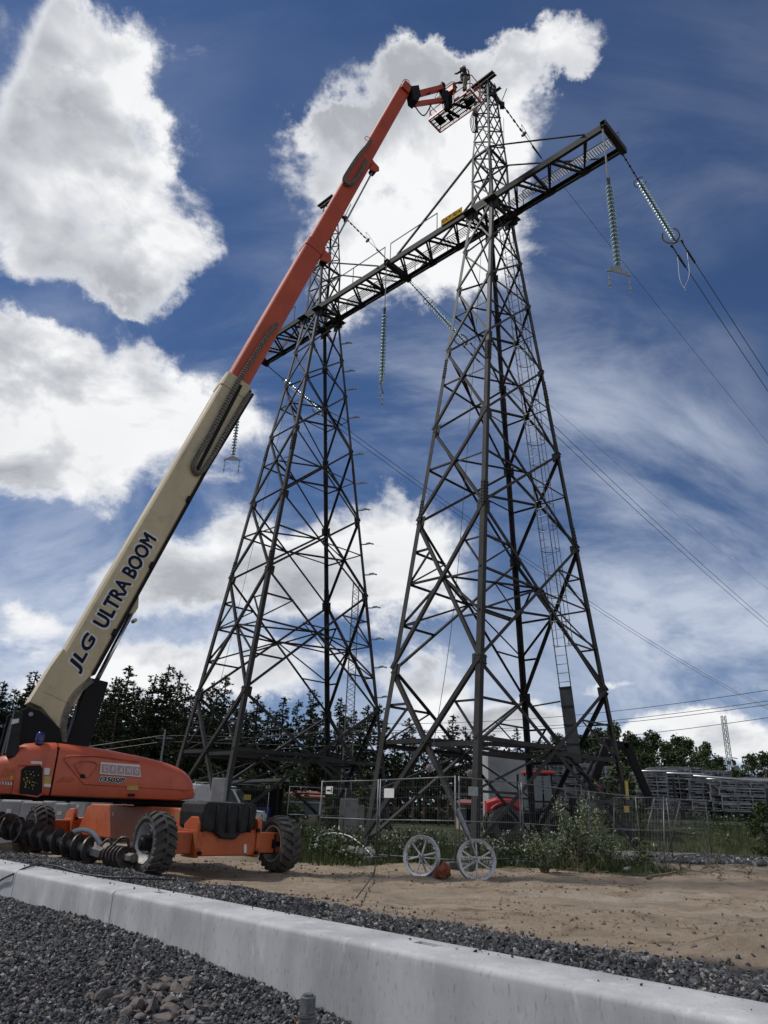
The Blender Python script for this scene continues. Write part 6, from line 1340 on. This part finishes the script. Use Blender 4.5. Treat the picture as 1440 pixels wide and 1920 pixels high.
# one crate: a frame of square tube with slatted sides
M_PACK = mat('packed_dark_units', (.10, .10, .105), (.035, .035, .036), 1.6, .7)
def crate_meshes(Lx, Ly, Lz):
    fr = MB(); s = .055
    for y in (-Ly / 2, Ly / 2):
        for z in (0, Lz): fr.bar((-Lx / 2, y, z), (Lx / 2, y, z), s, s)
        for x in np.linspace(-Lx / 2, Lx / 2, 4): fr.bar((x, y, 0), (x, y, Lz), s, s)
    for x in (-Lx / 2, Lx / 2):
        for z in (0, Lz): fr.bar((x, -Ly / 2, z), (x, Ly / 2, z), s, s)
    sl = []
    for z, w0, w1 in ((.24, -.5, .1), (.24, .22, .5), (.62, -.36, .5), (.84, -.5, -.1)):
        m_ = MB().box((Lx * (w0 + w1) / 2, -Ly / 2 - .01, Lz * z), (Lx * (w1 - w0) - .06, .03, Lz * .12)); sl.append(mesh('slat', m_, M_CRT))
    bx_ = MB()
    for x in np.linspace(-Lx * .40, Lx * .40, 6):
        bx_.box((x, rng.uniform(-.05, .05), Lz * .42), (Lx * rng.uniform(.09, .14), Ly * rng.uniform(.7, .95), Lz * rng.uniform(.5, .82)))
    return mesh('crate_frame', fr, M_CRT), sl, mesh('packed_units', bx_, M_PACK)
CRT = [crate_meshes(2.2, 1.2, .52), crate_meshes(1.7, 1.2, .44), crate_meshes(2.4, 1.2, .36)]
def crate(x, y, z, k, lb, grp):
    f, sl, bx_ = CRT[k]; o = bpy.data.objects.new('steel_crate', f); COL.objects.link(o); o.location = (x, y, z); o.rotation_euler = (0, 0, -.10 + rng.uniform(-.03, .03)); tag(o, lb, 'crate', grp)
    for m_ in sl: c = bpy.data.objects.new('slat', m_); COL.objects.link(c); c.parent = o; c.location = (0, 0, rng.uniform(-.02, .02))
    c = bpy.data.objects.new('packed_units', bx_); COL.objects.link(c); c.parent = o
STK_P = mat('stake_black', (.02, .02, .02), (.012, .012, .012), 8, .6)
cols = [(1215, 1452, 44.5, 1), (1252, 1447, 45, 0), (1290, 1446, 45.5, 2), (1322, 1456, 44, 0), (1352, 1462, 43.5, 1), (1384, 1470, 43, 2), (1412, 1468, 44, 0), (1442, 1472, 44, 1), (1478, 1470, 44, 0)]
cols2 = [(1195, 1445, 50, 0), (1158, 1440, 50, 1), (1120, 1434, 50.5, 2), (1085, 1432, 51, 0), (1050, 1428, 51.5, 1), (1010, 1430, 52, 0), (1330, 1450, 51, 2), (1370, 1458, 51, 0), (1420, 1462, 51, 1), (1235, 1444, 51, 1), (1280, 1440, 51, 0)]
for grp, cl in (('stacked crates beside the road', cols), ('crates in the rear stacks', cols2)):
    for si, (u, vt, y, k) in enumerate(sorted(cl)):
        t = py(u, vt, y); g_ = float(gz(t[0], y)); hgt = (.52, .44, .36)[k]; z = g_ + (.75 if cl is cols else .1); n_ = max(2, int(round((t[2] - z) / (hgt + .04))))
        pos = 'behind the tractor and the near tower' if u < 1200 else ('near the crane grapple' if u < 1270 else ('in the middle of the row' if u < 1370 else 'at the picture edge'))
        for i in range(n_):
            lay = 'lowest' if i == 0 else 'topmost' if i == n_ - 1 else ORD[i]
            crate(t[0] + rng.uniform(-.06, .06), y, z + i * (hgt + .04), k, ('%s slatted steel crate up in the %s stack right of the crane arm' if cl is cols else '%s slatted crate up in the %s rear stack from the tractor') % (lay, ORD[si]), grp)
        if cl is cols:
            tr_ = root('trestle', 'low black trestle under the %s crate stack right of the crane arm' % ORD[si], 'trestle', (t[0], y, g_), group='trestles under the crates')
            for dx in (-.85, .85):
                part('leg', MB().bar((t[0] + dx, y - .5, g_ - .1), (t[0] + dx, y - .5, g_ + .66), .09, .09), STK_P, tr_); part('leg', MB().bar((t[0] + dx, y + .5, g_ - .1), (t[0] + dx, y + .5, g_ + .66), .09, .09), STK_P, tr_)
            part('beam', MB().box((t[0], y - .5, g_ + .70), (2.5, .1, .09)).box((t[0], y + .5, g_ + .70), (2.5, .1, .09)), STK_P, tr_)
            st = part('stake', MB().bar((t[0] + 1.15, y - .72, g_ - .1), (t[0] + 1.15, y - .72, t[2] - .2), .12, .10), STK_P); tag(st, 'black upright stake beside the %s crate stack right of the crane arm' % ORD[si], 'stake', 'black stakes between the crates')
a, b = py(1205, 1530, 42.6), py(1440, 1538, 41.0); tag(part('kerb_rail', MB().bar((a[0], a[1], float(gz(a[0], a[1])) + .12), (b[0] + 4, b[1], float(gz(b[0], b[1])) + .12), .12, .18), M_GALV), 'long grey steel rail along the foot of the crate stacks', 'rail')
for (u0, v0, u1, v1, y, lb) in [(1200, 1446, 1268, 1446, 43.6, 'pale pipe lying across the first crate stacks'), (1325, 1461, 1470, 1462, 43.0, 'long pale pipe on top of the crates at the right'), (1300, 1455, 1440, 1465, 42.8, 'second long pale pipe below the first'), (1250, 1450, 1320, 1452, 44.2, 'pale pipe on the middle crate stacks')]:
    tag(part('steel_pipe', MB().cyl(py(u0, v0, y), py(u1, v1, y), .06, n=8), M_ALU, smooth=True), lb, 'pipe', 'pale pipes on the crates')
# ------------------------------------------------------------------ van, shelter, house
vx, vy = py(398, 1480, 33.5)[0], 33.5; vg = float(gz(vx, vy)); VAN = root('van', 'white van parked behind the fence beside the far tower', 'van', (vx, vy, vg))
M_VAN = mat('van_white', (.66, .67, .68), (.58, .59, .60), 5, .35)
def vq(x, y, z): return V(vx + x, vy + y, vg + z)
part('body', MB().prism([(-2.3, .35), (2.3, .35), (2.35, .9), (2.25, 1.05), (1.55, 1.2), (1.05, 1.95), (.85, 2.05), (-2.25, 2.1), (-2.35, 1.9)], vq(0, -.9, 0), V(1, 0, 0), ZU, V(0, 1, 0), 1.8), M_VAN, VAN, bevel=.06)
for px_ in ([(1.45, 1.22), (1.02, 1.88), (.55, 1.9), (.55, 1.22)],): part('side_window', MB().prism(px_, vq(0, -.915, 0), V(1, 0, 0), ZU, V(0, 1, 0), .02), M_TGLS, VAN)
part('windscreen', MB().prism([(-.75, 0), (.75, 0), (.68, .8), (-.68, .8)], vq(1.60, 0, 1.22), V(0, 1, 0), unit(V(-.55, 0, .85)), V(.85, 0, .55), .02), M_TGLS, VAN)
for x_ in (-1.5, 1.5):
    for y_ in (-.85, .85): part('wheel', MB().lathe([(.18, -.1), (.31, -.1), (.34, -.05), (.34, .05), (.31, .1), (.18, .1)], vq(x_, y_, .34), V(0, 1, 0), 22), M_TYRE, VAN, auto=40)
part('headlight', MB().box(vq(2.3, -.65, .92), (.08, .3, .16)), M_STK_W, VAN); part('bumper', MB().box(vq(2.36, 0, .5), (.14, 1.8, .28)), M_TBLK, VAN, bevel=.03)
sx_, sy_ = py(485, 1480, 36.0)[0], 36.0; sgz = float(gz(sx_, sy_)); SH = root('shelter', 'open grey shelter with a flat tilted roof behind the boom lift', 'shelter', (sx_, sy_, sgz))
part('roof', MB().prism([(-1.2, 2.25), (1.3, 2.42), (1.3, 2.54), (-1.2, 2.37)], V(sx_, sy_ - 1, sgz), V(1, 0, 0), ZU, V(0, 1, 0), 2.0), M_BLOC, SH)
for x_ in (-.95, 1.0):
    for y_ in (-.85, .85): part('post', MB().box((sx_ + x_, sy_ + y_, sgz + 1.15), (.10, .10, 2.3)), M_TBLK, SH)
part('back_panel', MB().box((sx_, sy_ + .9, sgz + 1.1), (1.9, .05, 2.0)), M_TBLK, SH); gen = root('generator', 'dark generator standing under the grey shelter', 'generator', (sx_, sy_, sgz)); part('housing', MB().box((sx_, sy_ - .2, sgz + .75), (1.3, .9, 1.1)), M_BLUE, gen, bevel=.05); part('skid', MB().box((sx_, sy_ - .2, sgz + .1), (1.4, 1.0, .2)), M_TBLK, gen); part('gauge_panel', MB().box((sx_ + .3, sy_ - .66, sgz + 1.0), (.35, .02, .3)), M_STK_W, gen)
M_ROOF = mat('red_roof', (.22, .075, .055), (.16, .055, .04), 2, .85); M_PLAS = mat('house_wall', (.30, .26, .21), (.24, .205, .165), 1.5, .9)
def house(u0, u1, vr, ve, y, lb):
    a, b = py(u0, ve, y), py(u1, ve, y); rd = py((u0 + u1) / 2, vr, y)[2]; g_ = float(gz(a[0], y)); cx = (a[0] + b[0]) / 2; w = (b[0] - a[0]) / 2; ze = a[2]
    o = root('house', lb, 'house', (cx, y + 4, g_)); part('wall', MB().box((cx, y + 4, (g_ + ze) / 2), (2 * w - .8, 7, ze - g_)), M_PLAS, o)
    rf = part('roof', MB().loft([[V(cx - w, y - .2, ze - .1), V(cx + w, y - .2, ze - .1), V(cx + w, y + 8.2, ze - .1), V(cx - w, y + 8.2, ze - .1)], [V(cx - w, y - .2, ze + .05), V(cx + w, y - .2, ze + .05), V(cx + w, y + 8.2, ze + .05), V(cx - w, y + 8.2, ze + .05)], [V(cx - w * .45, y + 3.9, rd), V(cx + w * .45, y + 3.9, rd), V(cx + w * .45, y + 4.1, rd), V(cx - w * .45, y + 4.1, rd)]]), M_ROOF, o)
    for k in (-.5, 0, .5):
        wn_ = part('window', MB().box((cx + w * k, y + .46, (g_ + ze) / 2 + .1), (1.1, .08, 1.1)), M_STK_W, o); part('pane', MB().box((cx + w * k, y + .415, (g_ + ze) / 2 + .1), (.95, .02, .95)), M_TGLS, wn_)
house(520, 612, 1481, 1492, 66, 'low house with red hipped roof seen between the legs of the far tower')
house(862, 912, 1498, 1506, 62, 'small house with brown roof seen beyond the near tower leg')
# ------------------------------------------------------------------ masts, posts and railway wires
def lattice_mast(u, vt, ub, vb, y, w0, w1, lb, n):
    t = py(u, vt, y); bx_ = t.copy(); bx_[2] = float(gz(t[0], y)); o = root('lattice_mast', lb, 'mast', bx_); H = t[2] - bx_[2]
    def c_(i, z): w = (w0 + (w1 - w0) * z / H) / 2; return V(bx_[0] + w * (1, 1, -1, -1)[i], y + w * (1, -1, -1, 1)[i], bx_[2] + z)
    for i in range(4): part('leg', MB().bar(c_(i, 0), c_(i, H), .07, .07), M_FEN, o)
    mb = MB()
    for k in range(n):
        for i in range(4):
            j = (i + 1) % 4; mb.bar(c_(i, H * k / n), c_(j, H * (k + .5) / n), .035, .035); mb.bar(c_(j, H * (k + .5) / n), c_(i, H * (k + 1) / n), .035, .035)
    tag(part('lacing', mb, M_FEN, o), kind='stuff')
lattice_mast(668, 1093, 655, 1480, 62, .85, .5, 'slim pale lattice mast seen through the far tower', 24)
lattice_mast(1356, 1342, 1367, 1425, 110, .62, .5, 'slim lattice mast standing clear above the trees at the right', 18)
for (y0_, y1_, v0_, v1_, lb) in [(74, 58, 1352, 1284, 'highest railway wire crossing behind the near tower'), (74, 58, 1364, 1304, 'railway wire below the highest one'), (73, 57, 1367, 1311, 'railway wire close under the second'), (72, 56, 1392, 1335, 'lowest railway wire passing above the trees')]:
    a, b = py(690, v0_, y0_), py(1440, v1_, y1_); d_ = b - a; P = [a + d_ * t - V(0, 0, 1.1 * math.sin(math.pi * min(1, max(0, (t + .1) / 1.25)))) for t in np.linspace(-1.2, 1.6, 30)]
    tag(part('railway_wire', MB().tube(P, .022, 4), M_WIRE), lb, 'wire', 'railway wires')
for (v0_, v1_, lb) in [(1402, 1378, 'upper thin overhead wire in front of the pines behind the boom'), (1412, 1390, 'lower thin overhead wire in front of the pines behind the boom')]:
    tag(part('overhead_wire', MB().tube([py(u, v0_ + (v1_ - v0_) * (u - 150) / 160 if u < 310 else v1_ + (u - 310) * .03, 55) for u in range(-100, 620, 40)], .009, 4), M_FEN), lb, 'wire', 'overhead wires behind the boom')
pb = py(310, 1368, 55); pg = float(gz(pb[0], 55)); po = root('overhead_pole', 'slim grey pole carrying the thin wires in front of the pines', 'pole', (pb[0], 55, pg)); part('shaft', MB().cyl((pb[0], 55, pg), pb, .10, .07, 8), M_FEN, po); part('crossarm', MB().box(pb + V(0, 0, -.6), (1.2, .08, .08)), M_FEN, po)
for k, (u, v, lb) in enumerate([(806, 1440, 'round lamp on the stay of the near tower, left of the pair'), (882, 1450, 'round lamp on the stay of the near tower, right of the pair')]):
    c = pp(u, v, lpA('n', 3.3) + V(0, 1.0, 0), V(0, 1, 0)); o = root('flood_lamp', lb, 'lamp', c, group='flood lamps'); part('shell', MB().lathe([(.0, .10), (.07, .09), (.115, .03), (.125, .0), (.10, .0)], c, V(.5, .85, .1), 18), M_GALV, o, auto=50); part('lens', MB().lathe([(.0, -.01), (.08, -.008), (.105, .005), (.0, .01)], c, V(.5, .85, .1), 18), M_CHROME, o); part('bracket', MB().bar(c + V(0, .1, 0), c + V(.25 if k == 0 else -.1, .3, .05), .04, .04), M_GALV, o)
